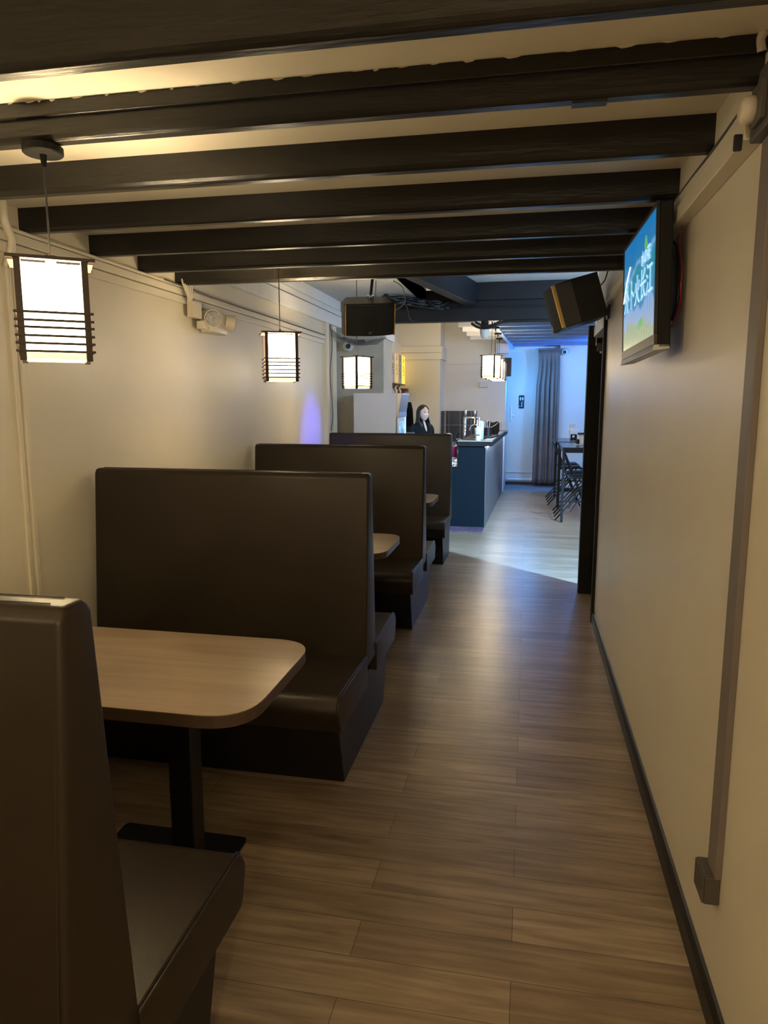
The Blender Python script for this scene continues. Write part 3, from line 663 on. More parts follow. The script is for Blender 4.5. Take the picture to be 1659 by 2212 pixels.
o = MB().tube([(XL + 0.03, 7.42, 2.42), (XL + 0.05, 7.43, 2.2), (XL + 0.02, 7.44, 1.9), (XL + 0.05, 7.43, 1.5), (XL + 0.03, 7.42, 1.3)], 0.005, 6, 5).build('hanging_wire', 'grey_plastic', None, smooth=True)
tag(o, 'grey wire hanging down between the two white posts', 'cable')
wb = MB()
for k in range(4):
    z = 2.30 + 0.02 * k
    wb.tube([(XL + 0.05, 7.40, z), (-1.95, 7.7 + 0.04 * k, 2.25), (-1.88, 7.95, 2.24 + 0.008 * k), (-1.70 + 0.03 * k, 8.16, 2.27 + 0.02 * k)], 0.0045, 6, 4)
wb.tube([(-2.02, 7.8, 2.30), (-1.96, 8.0, 2.285), (-1.86, 8.12, 2.29)], 0.022, 8, 4)
o = wb.build('camera_wiring', 'grey_plastic', None, smooth=True); tag(o, 'loose white and grey wires above the left security camera', 'cables')

# ------------------------------------------------------------------ security cameras
def cctv(loc, aim, s, label, mt='white_plastic'):
    t = thing('security_camera', label, 'security camera', loc, group='white dome security cameras')
    a = Vector(aim).normalized()
    MB().cyl((0, 0.05 * s, 0), (0, 0.0, 0), 0.052 * s, 0.055 * s, 24).build('base', mt, t, 0.004)
    c = Vector((0, -0.045 * s, 0))
    h = MB().sphere(c, 0.055 * s, seg=24, rings=14).build('housing', mt, t, smooth=True)
    MB().cyl(c + a * 0.040 * s, c + a * 0.0575 * s, 0.031 * s, 0.026 * s, 24).build('lens', 'black', h)
    return t
p = wy(752, 748, 8.14); cctv((p.x, 8.16, p.z), (0.35, -0.9, -0.15), 1.0, 'white round security camera on the textured wall beside the left loudspeaker')
p = wy(1221, 760, 13.88); cctv((p.x, 13.87, p.z), (-0.3, -0.9, -0.25), 1.15, 'white security camera on the far blue wall right of the curtain')
t = thing('dome_camera', 'pale blue dome camera under the middle of the girder', 'security camera', (-0.485, 7.95, 2.36))
MB().lathe([(0.0, -0.075), (0.022, -0.074), (0.038, -0.062), (0.046, -0.03), (0.05, 0.0), (0.056, 0.015), (0.056, 0.045)], seg=24).build('dome', 'white_plastic', t, smooth=True)
MB().cyl((0, 0, 0.045), (0, 0, 0.105), 0.04).build('mount', 'black', t)

# ------------------------------------------------------------------ loudspeakers
def speaker(loc, rot, W, H, Dp, label, gold, logo):
    t = thing('loudspeaker', label, 'loudspeaker', loc, rot=rot, group='black karaoke loudspeakers')
    # local: front faces -y
    wf, wb_ = W / 2, W / 2 * 0.80
    body = [(-wf, -Dp / 2 + 0.02), (wf, -Dp / 2 + 0.02), (wf * 1.06, -Dp * 0.1), (wb_, Dp / 2), (-wb_, Dp / 2), (-wf * 1.06, -Dp * 0.1)]
    MB().prism(body, 'z', -H / 2, H / 2).build('cabinet', 'black', t, 0.004)
    fr = []
    for i in range(9):
        u = -1 + 2 * i / 8; fr.append((u * (wf - 0.015), -Dp / 2 - 0.028 * (1 - u * u)))
    fr = fr + [(wf - 0.015, -Dp / 2 + 0.02), (-wf + 0.015, -Dp / 2 + 0.02)]
    MB().prism(fr, 'z', -H / 2 + 0.006, H / 2 - 0.006).build('grille', 'grille', t, 0.003)
    for s in (-1, 1):
        MB().box(s * (wf - 0.008) - 0.004, s * (wf - 0.008) + 0.005, -Dp / 2 - 0.004, -Dp / 2 + 0.021, -H / 2 + 0.003, H / 2 - 0.003).build('trim_strip', gold, t, 0.002)
    pl = MB().box(-0.035, 0.035, -Dp / 2 - 0.031, -Dp / 2 - 0.026, -H / 2 + 0.016, -H / 2 + 0.045).build('badge', 'black', t)
    text('badge_letters', logo, 'chrome', pl, (0, -Dp / 2 - 0.0315, -H / 2 + 0.030), (PI / 2, 0, 0), 0.028, 0.0006)
    return t
M['grille'] = mat('speaker_grille', (0.012, 0.013, 0.016), 0.7, noise=0.1, bump=0.3, bscale=600)
spl = speaker((-1.28, 5.72, 2.285), (math.radians(21), math.radians(-2.5), math.radians(21)), 0.405, 0.25, 0.25, 'black loudspeaker hanging from a rod over the far left bench', 'gold', 'BT')
sr = thing('speaker_rod', 'black ceiling rod holding the left loudspeaker', 'rod', (-1.27, 5.78, 2.42))
MB().cyl((0.0, 0, 0.03), (0.03, 0.0, 0.29), 0.012).build('rod', 'black', sr)
MB().cyl((0, 0, -0.005), (0, 0, 0.03), 0.016).cyl((0, 0, 0.028), (0, 0, 0.036), 0.028).build('joint', 'chrome', sr)
spr = speaker((0.285, 5.0, 2.245), (math.radians(17), math.radians(0), math.radians(-84)), 0.40, 0.28, 0.30, 'black loudspeaker with a gold strip, tilted on the right wall beside the television', 'gold', 'BT')
o = MB().cyl((0.40, 5.12, 2.24), (0.53, 5.2, 2.22), 0.012).box(0.505, 0.52, 5.12, 5.26, 2.16, 2.28).build('speaker_bracket', 'black', None, 0.003)
tag(o, 'black wall bracket holding the right loudspeaker', 'bracket')
o = MB().tube([(0.505, 4.9, 2.60), (0.49, 4.88, 2.50), (0.47, 4.9, 2.42), (0.46, 4.95, 2.38), (0.43, 5.05, 2.35)], 0.004, 6, 5).build('speaker_cable', 'black', None, smooth=True)
tag(o, 'thin black cable curving behind the right loudspeaker', 'cable')
o = MB().box(0.47, 0.518, 4.82, 4.92, 2.44, 2.56).build('wall_box', 'white_plastic', None, 0.006)
tag(o, 'small white box on the wall above the right loudspeaker', 'box')

# ------------------------------------------------------------------ fridge
fr = thing('drinks_fridge', 'white glass-door drinks fridge behind the farthest bench', 'fridge', (-1.64, 7.95, 0))
MB().box(-0.25, 0.235, -0.25, 0.25, 0.0, 1.705).build('cabinet', 'white', fr, 0.006)
dr = MB().box(0.235, 0.255, -0.25, -0.215, 0.05, 1.44).box(0.235, 0.255, 0.215, 0.25, 0.05, 1.44).box(0.235, 0.255, -0.215, 0.215, 0.05, 0.12).box(0.235, 0.255, -0.215, 0.215, 1.40, 1.44)
dr = dr.build('door', 'white_plastic', fr, 0.003)
MB().box(0.246, 0.250, -0.215, 0.215, 0.12, 1.40).build('glass', 'glass', dr)
MB().box(0.2355, 0.240, -0.256, -0.250, 0.05, 1.44).build('gasket', 'black', fr)
MB().prism([(0.235, 1.44), (0.262, 1.44), (0.262, 1.50), (0.278, 1.60), (0.292, 1.70), (0.235, 1.705)], 'y', -0.25, 0.25).build('header', 'steel', fr, 0.004)
M['fridge_glow'] = mat('lit_drinks', (0.1, 0.4, 0.6), 0.4, noise=0.02, emit=(0.10, 0.52, 0.85), estr=1.7)
nt = M['fridge_glow'].node_tree
tc = nt.nodes.new('ShaderNodeTexCoord'); vr = nt.nodes.new('ShaderNodeTexNoise'); vr.inputs['Scale'].default_value = 14; cr = nt.nodes.new('ShaderNodeValToRGB')
cr.color_ramp.elements[0].position = 0.42; cr.color_ramp.elements[1].position = 0.62
cr.color_ramp.elements[0].color = (0.03, 0.30, 0.62, 1); cr.color_ramp.elements[1].color = (0.55, 0.95, 1.0, 1)
nt.links.new(tc.outputs['Object'], vr.inputs['Vector']); nt.links.new(vr.outputs['Fac'], cr.inputs[0]); nt.links.new(cr.outputs[0], nt.nodes['Principled BSDF'].inputs['Emission Color'])
MB().box(0.236, 0.243, -0.21, 0.21, 0.12, 1.40).build('lit_interior', 'fridge_glow', fr)

# ------------------------------------------------------------------ sign boards and shelf on the bar's left wall
def sign_board(px0, px1, y0, y1, mt, ink, chars, label, big=None):
    zt, zb = 2.385, 1.915
    t = thing('menu_board', label, 'sign', (XL - 0.035, (y0 + y1) / 2, zb), group='vertical Japanese sign boards on the bar wall')
    hw = (y1 - y0) / 2
    MB().box(-0.08, 0.035, -hw, hw, 0.0, zt - zb).build('panel', mt, t, 0.002)
    MB().box(-0.08, 0.038, -hw, hw, -0.02, 0.0).build('lower_frame', 'bronze', t)
    # text faces +x, reads from the corridor
    text('lettering', chars[0], 'sign_ink', t, (0.0355, -hw * 0.0, (zt - zb) * 0.86), (PI / 2, 0, PI / 2), 0.065, 0.0006, space=0.85, sx=1.5)
    text('lettering', chars[1], ink, t, (0.0355, 0.0, (zt - zb) * 0.45), (PI / 2, 0, PI / 2), 0.105, 0.0006, space=0.85, sx=1.7)
    return t
sign_board(0, 0, 11.02, 11.335, 'pale_sign', 'sign_ink', ('一\n日', 'ま\nつ'), 'pale sign board with dark writing, leftmost of the four over the fridge')
sign_board(0, 0, 11.345, 11.655, 'pale_yellow_sign', 'sign_red', ('日\n本', 'え\nコ'), 'pale yellow sign board with red writing, between the two pale boards')
sign_board(0, 0, 11.665, 11.975, 'pale_sign', 'sign_ink', ('大\n衆', 'ん\nむ\nつ'), 'pale sign board with bold black writing beside the bright yellow board')
sign_board(0, 0, 11.985, 12.30, 'yellow_sign', 'sign_red', ('日\n本', 'え\nコ'), 'bright yellow lit sign board, nearest the bar column')
o = MB().box(XL - 0.12, XL + 0.03, 11.2, 12.34, 1.66, 1.685).build('wall_shelf', 'redwood', None, 0.002); tag(o, 'narrow wooden wall shelf under the sign boards', 'shelf')
kinds = [('cream_plastic', 'cream bottle'), ('amber', 'amber bottle'), ('white_plastic', 'white bottle'), ('sign_ink', 'dark bottle'), ('amber', 'amber bottle'), ('cream_plastic', 'cream bottle')]
spots = ['at the left end of the wall shelf', 'second from the left on the wall shelf', 'third from the left on the wall shelf', 'fourth from the left on the wall shelf', 'fifth from the left on the wall shelf', 'next to the red box on the wall shelf']
for i, (mt_, nm) in enumerate(kinds):
    y = 11.35 + i * 0.125; h = 0.165 + 0.02 * (i % 3)
    t = thing('bottle', '%s %s' % (nm, spots[i]), 'bottle', (XL - 0.04, y, 1.685), group='bottles on the wall shelf')
    MB().lathe([(0.0, 0), (0.035, 0.0), (0.036, h * 0.55), (0.014, h * 0.75), (0.013, h * 0.92)], seg=14).build('glass_body', mt_, t, smooth=True)
    MB().lathe([(0.0, h * 0.92), (0.015, h * 0.92), (0.015, h), (0.0, h)], seg=12).build('cap', 'black', t)
o = MB().box(XL - 0.1, XL + 0.06, 12.12, 12.32, 1.79, 1.84).box(XL - 0.09, XL + 0.0, 12.16, 12.28, 1.687, 1.79).build('red_box', 'redwood', None, 0.004)
tag(o, 'red-brown wooden box at the right end of the wall shelf', 'box')

# ------------------------------------------------------------------ bar counter
bc = thing('bar_counter', 'black bar counter with a lit underside facing the aisle', 'counter', (0, 0, 0))
Y0, Y1 = 9.12, 12.94
MB().prism([(-0.86, Y0), (-0.522, Y0), (-0.435, Y1), (-0.80, Y1)], 'z', 0.0, 1.05).build('body', 'counter_side', bc, 0.002)
MB().prism([(-1.11, Y0), (-0.86, Y0), (-0.86, Y1), (-1.11, Y1)], 'z', 0.0, 0.87).build('back_unit', 'counter_side', bc, 0.002)
MB().prism([(-1.13, Y0 - 0.01), (-0.862, Y0 - 0.01), (-0.81, Y1), (-1.13, Y1)], 'z', 0.872, 0.895).build('back_worktop', 'counter', bc, 0.002)
MB().prism([(-0.515, Y0 + 0.005), (-0.507, Y0 + 0.005), (-0.42, Y1), (-0.43, Y1)], 'z', 0.0, 1.03).build('front_panel', 'counter_front', bc)
MB().prism([(-0.868, Y0 - 0.06), (-0.43, Y0 - 0.06), (-0.345, Y1), (-0.80, Y1)], 'z', 1.055, 1.118).build('countertop', 'counter', bc, 0.002)
MB().prism([(-0.868, Y0 - 0.062), (-0.432, Y0 - 0.062), (-0.432, Y0 + 0.04), (-0.868, Y0 + 0.04)], 'z', 1.118, 1.121).build('top_edging', 'white', bc)
MB().prism([(-0.500, Y0 + 0.02), (-0.485, Y0 + 0.02), (-0.40, Y1 - 0.02), (-0.415, Y1 - 0.02)], 'z', 1.042, 1.053).build('led_strip', 'led', bc)
o = MB().box(-1.0, -0.515, 8.78, 9.11, 0.001, 0.012).build('floor_mat', 'mat_purple', None, 0.003); tag(o, 'dark purple floor mat at the foot of the bar counter', 'mat')
# backsplash
bs = struct('wall_tiles', MB().box(-1.46, -0.90, 12.98, 13.0, 0.85, 1.455).box(-1.50, -1.48, 12.55, 13.0, 0.85, 1.455), 'tile')
# socket, black box etc. on the rear wall
p = wy(1045, 831, 12.98)
o = MB().box(p.x - 0.075, p.x + 0.075, 12.965, 12.998, p.z - 0.045, p.z + 0.045).build('wall_socket', 'cream_plastic', None, 0.006); tag(o, 'cream double socket on the bar rear wall below the lanterns', 'socket')
o = MB().box(-0.42, -0.31, 12.90, 12.998, 2.06, 2.38).build('black_wall_box', 'black', None, 0.006); tag(o, 'black box on the wall corner behind the bar lanterns', 'box')
t = thing('white_wall_unit', 'pale blue wall unit above the black box at the bar corner', 'wall unit', (-0.44, 12.90, 2.455))
MB().box(-0.14, 0.08, -0.03, 0.09, 0.0, 0.18).build('casing', 'white', t, 0.012); MB().box(-0.15, 0.09, -0.04, 0.09, 0.0, 0.02).build('lower_lip', 'white', t, 0.004)
MB().tube([(-0.10, -0.035, 0.09), (-0.17, -0.03, 0.04), (-0.24, -0.02, 0.01)], 0.005, 6, 4).build('lead', 'cream_plastic', t)

# things on the counter
def at(px, py, Y): return wy(px, py, Y)
ZC = 1.1185
bt = thing('beer_tap', 'chrome twin-handled beer tap standing on the bar back counter', 'beer tap', (-1.02, 10.3, 0.895))
q = lambda px, py: at(px, py, 10.3) - Vector((-1.02, 10.3, 0.895))
c0 = q(1004, 925); c1 = q(1006, 905)
MB().cyl((c0.x, 0, 0.0), (c0.x, 0, c1.z), 0.018, 0.020).build('column', 'chrome', bt, smooth=True)
l, r = q(1003, 903), q(1029, 903)
MB().cyl((l.x - 0.01, 0, l.z), (r.x + 0.02, 0, l.z), 0.017).build('crossbar', 'chrome', bt, smooth=True)
for xx in (q(1006, 900).x, q(1026, 900).x):
    MB().cyl((xx, 0, l.z), (xx, -0.02, l.z + 0.105), 0.011, 0.017).build('handle', 'chrome', bt, smooth=True)
    MB().tube([(xx, -0.015, l.z), (xx, -0.06, l.z - 0.02), (xx, -0.07, l.z - 0.09)], 0.009, 8, 4).build('spout', 'chrome', bt, smooth=True)
ft = thing('sink_faucet', 'black and chrome flexible sink faucet behind the bar counter', 'faucet', (-1.07, 9.95, 0.895))
MB().tube([(0, 0, 0), (0.02, 0, 0.14), (0.10, 0, 0.24), (0.14, 0, 0.30)], 0.012, 8, 5).build('hose', 'black', ft, smooth=True)
MB().tube([(-0.06, -0.02, 0.03), (0.0, -0.02, 0.14), (0.05, -0.02, 0.20)], 0.006, 8, 4).tube([(0.10, 0, 0.20), (0.17, 0, 0.19), (0.21, 0.0, 0.13)], 0.013, 8, 4).build('spout', 'chrome', ft, smooth=True)
o = MB().tube([at(1014, 930, 10.0), at(1018, 921, 10.0), at(1025, 918, 10.0), at(1031, 920, 10.0), at(1033, 928, 10.0), Vector((at(1033, 960, 10.0).x, 10.0, 0.896))], 0.011, 8, 5).build('water_tap', 'chrome', None, smooth=True)
tag(o, 'curved chrome water tap between the beer tap and the labelled cup', 'tap')
cp = thing('plastic_cup', 'white plastic cup with a round blue label on the near counter end', 'cup', (at(1033, 949, 9.2).x, 9.2, ZC))
cp['label'] = 'white plastic cup with a round blue label on the near counter end'
MB().lathe([(0.0, 0.0), (0.032, 0.0), (0.034, 0.01), (0.047, 0.15), (0.050, 0.155), (0.050, 0.162), (0.044, 0.162), (0.03, 0.02), (0.0, 0.015)], seg=24).build('cup_body', 'white_plastic', cp, smooth=True)
MB().cyl((0.0, -0.0475, 0.105), (0.0, -0.042, 0.103), 0.026, 0.026, 20).build('round_label', 'label_blue', cp)
MB().box(-0.024, 0.024, -0.044, -0.038, 0.066, 0.078).build('dark_band', 'redwood', cp)
MB().cyl((0.0, 0.0, 0.02), (0.01, 0.0, 0.30), 0.005).cyl((-0.015, 0.01, 0.02), (-0.02, 0.02, 0.26), 0.005).build('straw', 'white_plastic', cp)
tb = thing('tall_tumbler', 'tall pale blue tumbler with a domed lid behind the labelled cup', 'tumbler', (at(1039, 945, 9.45).x, 9.45, ZC))
MB().lathe([(0.0, 0.0), (0.032, 0.0), (0.036, 0.15), (0.037, 0.20), (0.036, 0.22), (0.024, 0.245), (0.0, 0.25)], seg=20).build('body', 'label_blue', tb, smooth=True)
MB().box(-0.006, 0.008, -0.0385, -0.035, 0.075, 0.090).box(-0.008, 0.006, -0.0385, -0.035, 0.105, 0.122).box(-0.006, 0.008, -0.0385, -0.035, 0.135, 0.150).build('printed_marks', 'grey_plastic', tb)
ch = thing('straw_holder', 'black pot bristling with white and grey straws on the counter', 'pot', (at(1053, 935, 10.2).x, 10.2, ZC + 0.02))
MB().lathe([(0.0, 0), (0.05, 0.0), (0.055, 0.11), (0.05, 0.11), (0.045, 0.01), (0.0, 0.01)], seg=18).build('pot', 'black', ch)
random.seed(5)
for k in range(9):
    a = random.uniform(0, 2 * PI); 
    MB().cyl((0.02 * math.cos(a), 0.02 * math.sin(a), 0.012), (0.06 * math.cos(a) - 0.02, 0.06 * math.sin(a), 0.19 + 0.03 * random.random()), 0.004, seg=6).build('straw', 'white_plastic' if k % 2 else 'steel', ch)
bg = thing('black_bag', 'black pouch with a white cord standing on the counter', 'bag', (at(1066, 928, 10.7).x, 10.7, ZC))
MB().prism(rounded([(-0.055, 0.0), (0.05, 0.0), (0.085, 0.06), (0.085, 0.18), (0.05, 0.215), (-0.01, 0.19), (-0.07, 0.215), (-0.12, 0.18), (-0.10, 0.13)], 0.03, 4), 'y', -0.05, 0.05).build('pouch', 'matteblack', bg, 0.015, 3)
MB().tube([(-0.06, -0.054, 0.11), (-0.02, -0.056, 0.13), (0.03, -0.056, 0.16), (0.06, -0.055, 0.19)], 0.005, 6, 4).build('cord', 'white_plastic', bg)
o = MB().prism(rounded([(-0.71, 9.75), (-0.46, 9.75), (-0.40, 10.55), (-0.66, 10.55)], 0.03), 'z', ZC + 0.0045, ZC + 0.024).build('serving_tray', 'matteblack', None, 0.004); tag(o, 'flat black tray lying on the bar counter', 'tray')
ch.location.z = ZC + 0.0245; bg.location.y = 10.72
random.seed(9)
kk = ['nearest the labelled cup', 'second along the aisle edge', 'third along the aisle edge', 'fourth along the aisle edge', 'fifth along the aisle edge', 'sixth along the aisle edge', 'seventh along the aisle edge', 'eighth along the aisle edge', 'ninth along the aisle edge', 'farthest on the counter']
for i in range(10):
    y = 9.42 + i * 0.30; xe = -0.43 + 0.085 * (y - 9.1) / 3.8
    o = MB().box(xe - 0.12, xe - 0.02, y, y + 0.13, ZC, ZC + 0.004).build('drink_coaster', 'white_plastic', None, 0.001)
    tag(o, 'white drink card on the bar counter, %s' % kk[i], 'coaster', 'white cards laid along the bar counter')
for i in range(8):
    y = 9.55 + i * 0.30; xe = -0.43 + 0.085 * (y - 9.1) / 3.8
    o = MB().box(xe - 0.27, xe - 0.17, y, y + 0.13, ZC, ZC + 0.004).build('drink_coaster', 'white_plastic', None, 0.001)
    tag(o, 'white drink card on the counter inner row, %s from near end' % ['first', 'second', 'third', 'fourth', 'fifth', 'sixth', 'seventh', 'last'][i], 'coaster', 'white cards laid along the bar counter')
t = thing('acrylic_stand', 'clear acrylic stand at the far end of the bar counter', 'stand', (at(1086, 922, 12.2).x, 12.2, ZC))
MB().box(-0.09, 0.09, -0.01, 0.0, 0.0, 0.17).build('back_panel', 'glass', t); MB().box(-0.09, 0.09, -0.06, 0.0, 0.0, 0.006).box(-0.03, -0.025, -0.05, 0.0, 0.006, 0.15).build('base', 'glass', t)
# behind the counter, seen between the bench and the counter end
pk = thing('pink_bottle', 'magenta bottle with a clear lid beside the counter end', 'bottle', (at(981, 975, 9.35).x, 9.35, 0.895))
MB().lathe([(0, 0.0), (0.034, 0.0), (0.036, 0.01), (0.036, 0.13), (0.032, 0.14)], seg=20).build('body', 'pink', pk, smooth=True)
MB().lathe([(0.032, 0.14), (0.03, 0.165), (0.018, 0.19), (0.0, 0.2)], seg=20).build('lid', 'glass', pk, smooth=True)
o = MB().box(-0.965, -0.875, 9.125, 9.30, 0.8955, 0.90).box(-0.97, -0.872, 9.095, 9.109, 0.79, 0.89).build('patterned_box', 'amber', None, 0.002)
bpat = mat('patterned_card', (0.6, 0.4, 0.25), 0.5); nt = bpat.node_tree
tc = nt.nodes.new('ShaderNodeTexCoord'); v = nt.nodes.new('ShaderNodeTexNoise'); v.inputs['Scale'].default_value = 45; cr = nt.nodes.new('ShaderNodeValToRGB')
cr.color_ramp.elements[0].position = 0.42; cr.color_ramp.elements[0].color = (0.20, 0.06, 0.04, 1); cr.color_ramp.elements[1].position = 0.56; cr.color_ramp.elements[1].color = (0.85, 0.65, 0.45, 1)
nt.links.new(tc.outputs['Object'], v.inputs['Vector']); nt.links.new(v.outputs['Fac'], cr.inputs[0]); nt.links.new(cr.outputs[0], nt.nodes['Principled BSDF'].inputs['Base Color'])
o.data.materials[0] = bpat; tag(o, 'orange and white patterned card box on the back worktop beside the counter', 'box')
t = thing('coffee_mug', 'white mug between the magenta bottle and the counter end', 'mug', (at(991, 972, 9.5).x, 9.5, 0.895))
MB().lathe([(0.0, 0), (0.03, 0.0), (0.036, 0.09), (0.033, 0.09), (0.028, 0.01), (0, 0.01)], seg=18).build('cup_body', 'white_plastic', t, smooth=True)
MB().tube([(-0.03, -0.02, 0.07), (-0.05, -0.03, 0.06), (-0.05, -0.03, 0.03), (-0.03, -0.02, 0.02)], 0.004, 6, 4).build('handle', 'white_plastic', t)
t = thing('soap_dispenser', 'white pump soap dispenser on the back worktop behind the far bench', 'dispenser', (at(966, 937, 9.5).x, 9.5, 0.895))
MB().lathe([(0, 0), (0.032, 0.0), (0.034, 0.20), (0.02, 0.235), (0.01, 0.24)], seg=18).build('body', 'white_plastic', t, smooth=True)
MB().cyl((0, 0, 0.235), (0, 0, 0.29), 0.007).box(-0.01, 0.045, -0.01, 0.01, 0.288, 0.302).build('pump', 'white_plastic', t, 0.002)
o = MB().box(-1.66, -1.42, 8.95, 9.1, 0.0, 1.225).build('side_cabinet', 'grey_plastic', None, 0.01); tag(o, 'grey cabinet between the fridge and the person', 'cabinet')
t = thing('hanging_jacket', 'dark jacket hanging beside the fridge door', 'jacket', (-1.72, 10.5, 1.25))
MB().prism(rounded([(-0.06, 0.0), (0.06, 0.0), (0.045, 0.25), (0.02, 0.36), (-0.03, 0.36), (-0.05, 0.2)], 0.02), 'y', -0.03, 0.03).build('cloth', 'jacket', t, 0.01)
MB().box(-0.05, 0.05, -0.04, 0.04, -1.25, 0.001).build('stand', 'matteblack', t)

# ------------------------------------------------------------------ restroom wall: sign, bolt, pipe, curtain
sg = thing('restroom_sign', 'black restroom sign with two figures on the blue wall', 'sign', (wy(1126.5, 868, 14.19).x, 14.192, wy(1126.5, 868, 14.19).z))
MB().prism(rounded([(-0.05, -0.125), (0.05, -0.125), (0.05, 0.125), (-0.05, 0.125)], 0.015), 'y', -0.008, 0.0).build('plate', 'matteblack', sg)
for s in (-1, 1):
    f = MB().cyl((s * 0.021, -0.012, 0.088), (s * 0.021, -0.008, 0.088), 0.0085, seg=14)
    w_ = 0.014 if s < 0 else 0.018
    f.prism([(s * 0.021 - w_ * 0.8, 0.075), (s * 0.021 + w_ * 0.8, 0.075), (s * 0.021 + w_, 0.048), (s * 0.021 + 0.006, 0.044), (s * 0.021 + 0.006, 0.022), (s * 0.021 - 0.006, 0.022), (s * 0.021 - 0.006, 0.044), (s * 0.021 - w_, 0.048)], 'y', -0.012, -0.008)
    f.build('figure', 'white_plastic', sg)
text('lettering', '洗\n手\n间', 'white_plastic', sg, (0.006, -0.0095, -0.052), (PI / 2, 0, 0), 0.036, 0.001, space=0.95)
text('lettering', 'WC', 'white_plastic', sg, (-0.033, -0.0095, -0.085), (PI / 2, PI / 2, 0), 0.018, 0.001)
p = wy(1105, 893, 14.18)
o = MB().box(p.x - 0.02, p.x + 0.01, 14.175, 14.2, p.z - 0.14, p.z + 0.14).box(p.x - 0.02, p.x + 0.055, 14.165, 14.185, p.z - 0.06, p.z - 0.02).build('door_bolt', 'white_plastic', None, 0.004)
tag(o, 'small white bolt at the left edge of the blue wall', 'bolt')
o = MB().cyl((-0.37, 14.15, 0.11), (0.2, 14.15, 0.11), 0.022).build('floor_pipe', 'white_plastic', None, smooth=False); tag(o, 'white pipe along the foot of the blue wall', 'pipe')
def curtain():
    t = thing('door_curtain', 'long grey gathered curtain hanging beside the restroom sign', 'curtain', (0, 13.84, 0))
    mb = MB(); nx, nz = 90, 26
    for iz in range(nz + 1):
        f = iz / nz; z = 2.60 - f * 2.52
        xa = 0.175 - 0.13 * max(0, f - 0.28) ** 1.0 * 1.0 + (-0.02 if f < 0.1 else 0) + 0.05 * math.exp(-((f - 0.03) / 0.05) ** 2)
        xa = 0.150 + 0.025 * math.sin(min(1, f / 0.25) * PI) * (1 if f < 0.25 else 0) - 0.035 * f
        xb = 0.555 + 0.015 * f
        amp = 0.008 if f < 0.055 else 0.014 + 0.022 * min(1, (f - 0.05) * 3)
        fr_ = 12 if f < 0.055 else 5.2
        for ix in range(nx + 1):
            u = ix / nx
            y = amp * math.sin(u * 2 * PI * fr_ + 1.5 * math.sin(4 * u + f * 1.2) + 0.8 * math.sin(11 * u)) + 0.35 * amp * math.sin(u * 2 * PI * fr_ * 1.9 + 2)
            mb.v.append((xa + (xb - xa) * u, y, z))
    for iz in range(nz):
        for ix in range(nx):
            a = iz * (nx + 1) + ix; mb.f.append((a, a + 1, a + nx + 2, a + nx + 1))
    o = mb.build('fabric', 'curtain', t, smooth=True)
    md = o.modifiers.new('thick', 'SOLIDIFY'); md.thickness = 0.004
    MB().cyl((0.10, 0.0, 2.585), (0.60, 0.0, 2.585), 0.010).build('rod', 'steel', t)
curtain()

# ------------------------------------------------------------------ bar tables and folding chairs on the right
def bar_table(y0, y1, label):
    t = thing('bar_table', label, 'table', (0.47, y0, 0), group='tall black bar tables at the right')
    L_ = y1 - y0; Wd = 0.62
    MB().prism(rounded([(0, 0), (Wd, 0), (Wd, L_), (0, L_)], 0.03), 'z', 0.985, 1.012).build('tabletop', 'tabletop_black', t, 0.003)
    MB().box(0.01, Wd - 0.01, 0.01, 0.03, 0.94, 0.985).box(0.01, 0.03, 0.03, L_ - 0.03, 0.94, 0.985).box(Wd - 0.03, Wd - 0.01, 0.03, L_ - 0.03, 0.94, 0.985).box(0.01, Wd - 0.01, L_ - 0.03, L_ - 0.01, 0.94, 0.985).build('apron', 'blackmetal', t)
    for xx in (0.0, Wd - 0.035):
        for yy in (0.0, L_ - 0.035):
            MB().box(xx, xx + 0.035, yy, yy + 0.035, 0.0, 0.94).build('leg', 'blackmetal', t, 0.002)
    for yy in (0.005, L_ - 0.03): MB().box(0.035, Wd - 0.035, yy, yy + 0.025, 0.275, 0.30).build('footrest', 'blackmetal', t)
    return t
M['tabletop_black'] = mat('table_black_gloss', (0.025, 0.027, 0.032), 0.22, noise=0.1)
bar_table(9.76, 10.98, 'tall black bar table nearer the doorway, white card box on it')
bar_table(11.18, 12.42, 'tall black bar table nearer the curtain, condiment tray on it')
def folding_chair(x, y, label, z=0.0, rz=0.0):
    t = thing('folding_chair', label, 'chair', (x, y, z), rz, 'black folding bar chairs by the tall tables')
    w = 0.19
    for s in (-1, 1):
        MB().tube([(0.05, s * w, 0.985), (0.10, s * w, 0.86), (0.30, s * w, 0.40), (0.46, s * w, 0.012)], 0.011, 8, 3).build('back_leg', 'blackmetal', t, smooth=True)
        MB().tube([(-0.03, s * (w - 0.03), 0.012), (0.20, s * (w - 0.03), 0.30), (0.42, s * (w - 0.03), 0.575)], 0.010, 8, 2).build('front_leg', 'blackmetal', t, smooth=True)
        MB().cyl((0.16, s * (w - 0.015), 0.13), (0.38, s * (w - 0.015), 0.47), 0.006, seg=8).build('brace', 'blackmetal', t)
    MB().prism([(0.035, 0.985), (0.055, 0.99), (0.115, 0.84), (0.098, 0.83)], 'y', -w, w).build('backrest', 'black', t, 0.008, 3)
    MB().prism(rounded([(0.13, 0.575), (0.42, 0.59), (0.49, 0.565), (0.50, 0.58), (0.43, 0.625), (0.13, 0.61)], 0.01), 'y', -w + 0.005, w - 0.005).build('seat', 'black', t, 0.008, 3)
    MB().cyl((0.06, -w + 0.03, 0.12), (0.06, w - 0.03, 0.12), 0.008, seg=8).cyl((0.40, -w, 0.16), (0.40, w, 0.16), 0.008, seg=8).build('crossbar', 'blackmetal', t)
    return t
folding_chair(0.435, 10.02, 'black folding bar chair nearest the doorway, feet beside the near table leg')
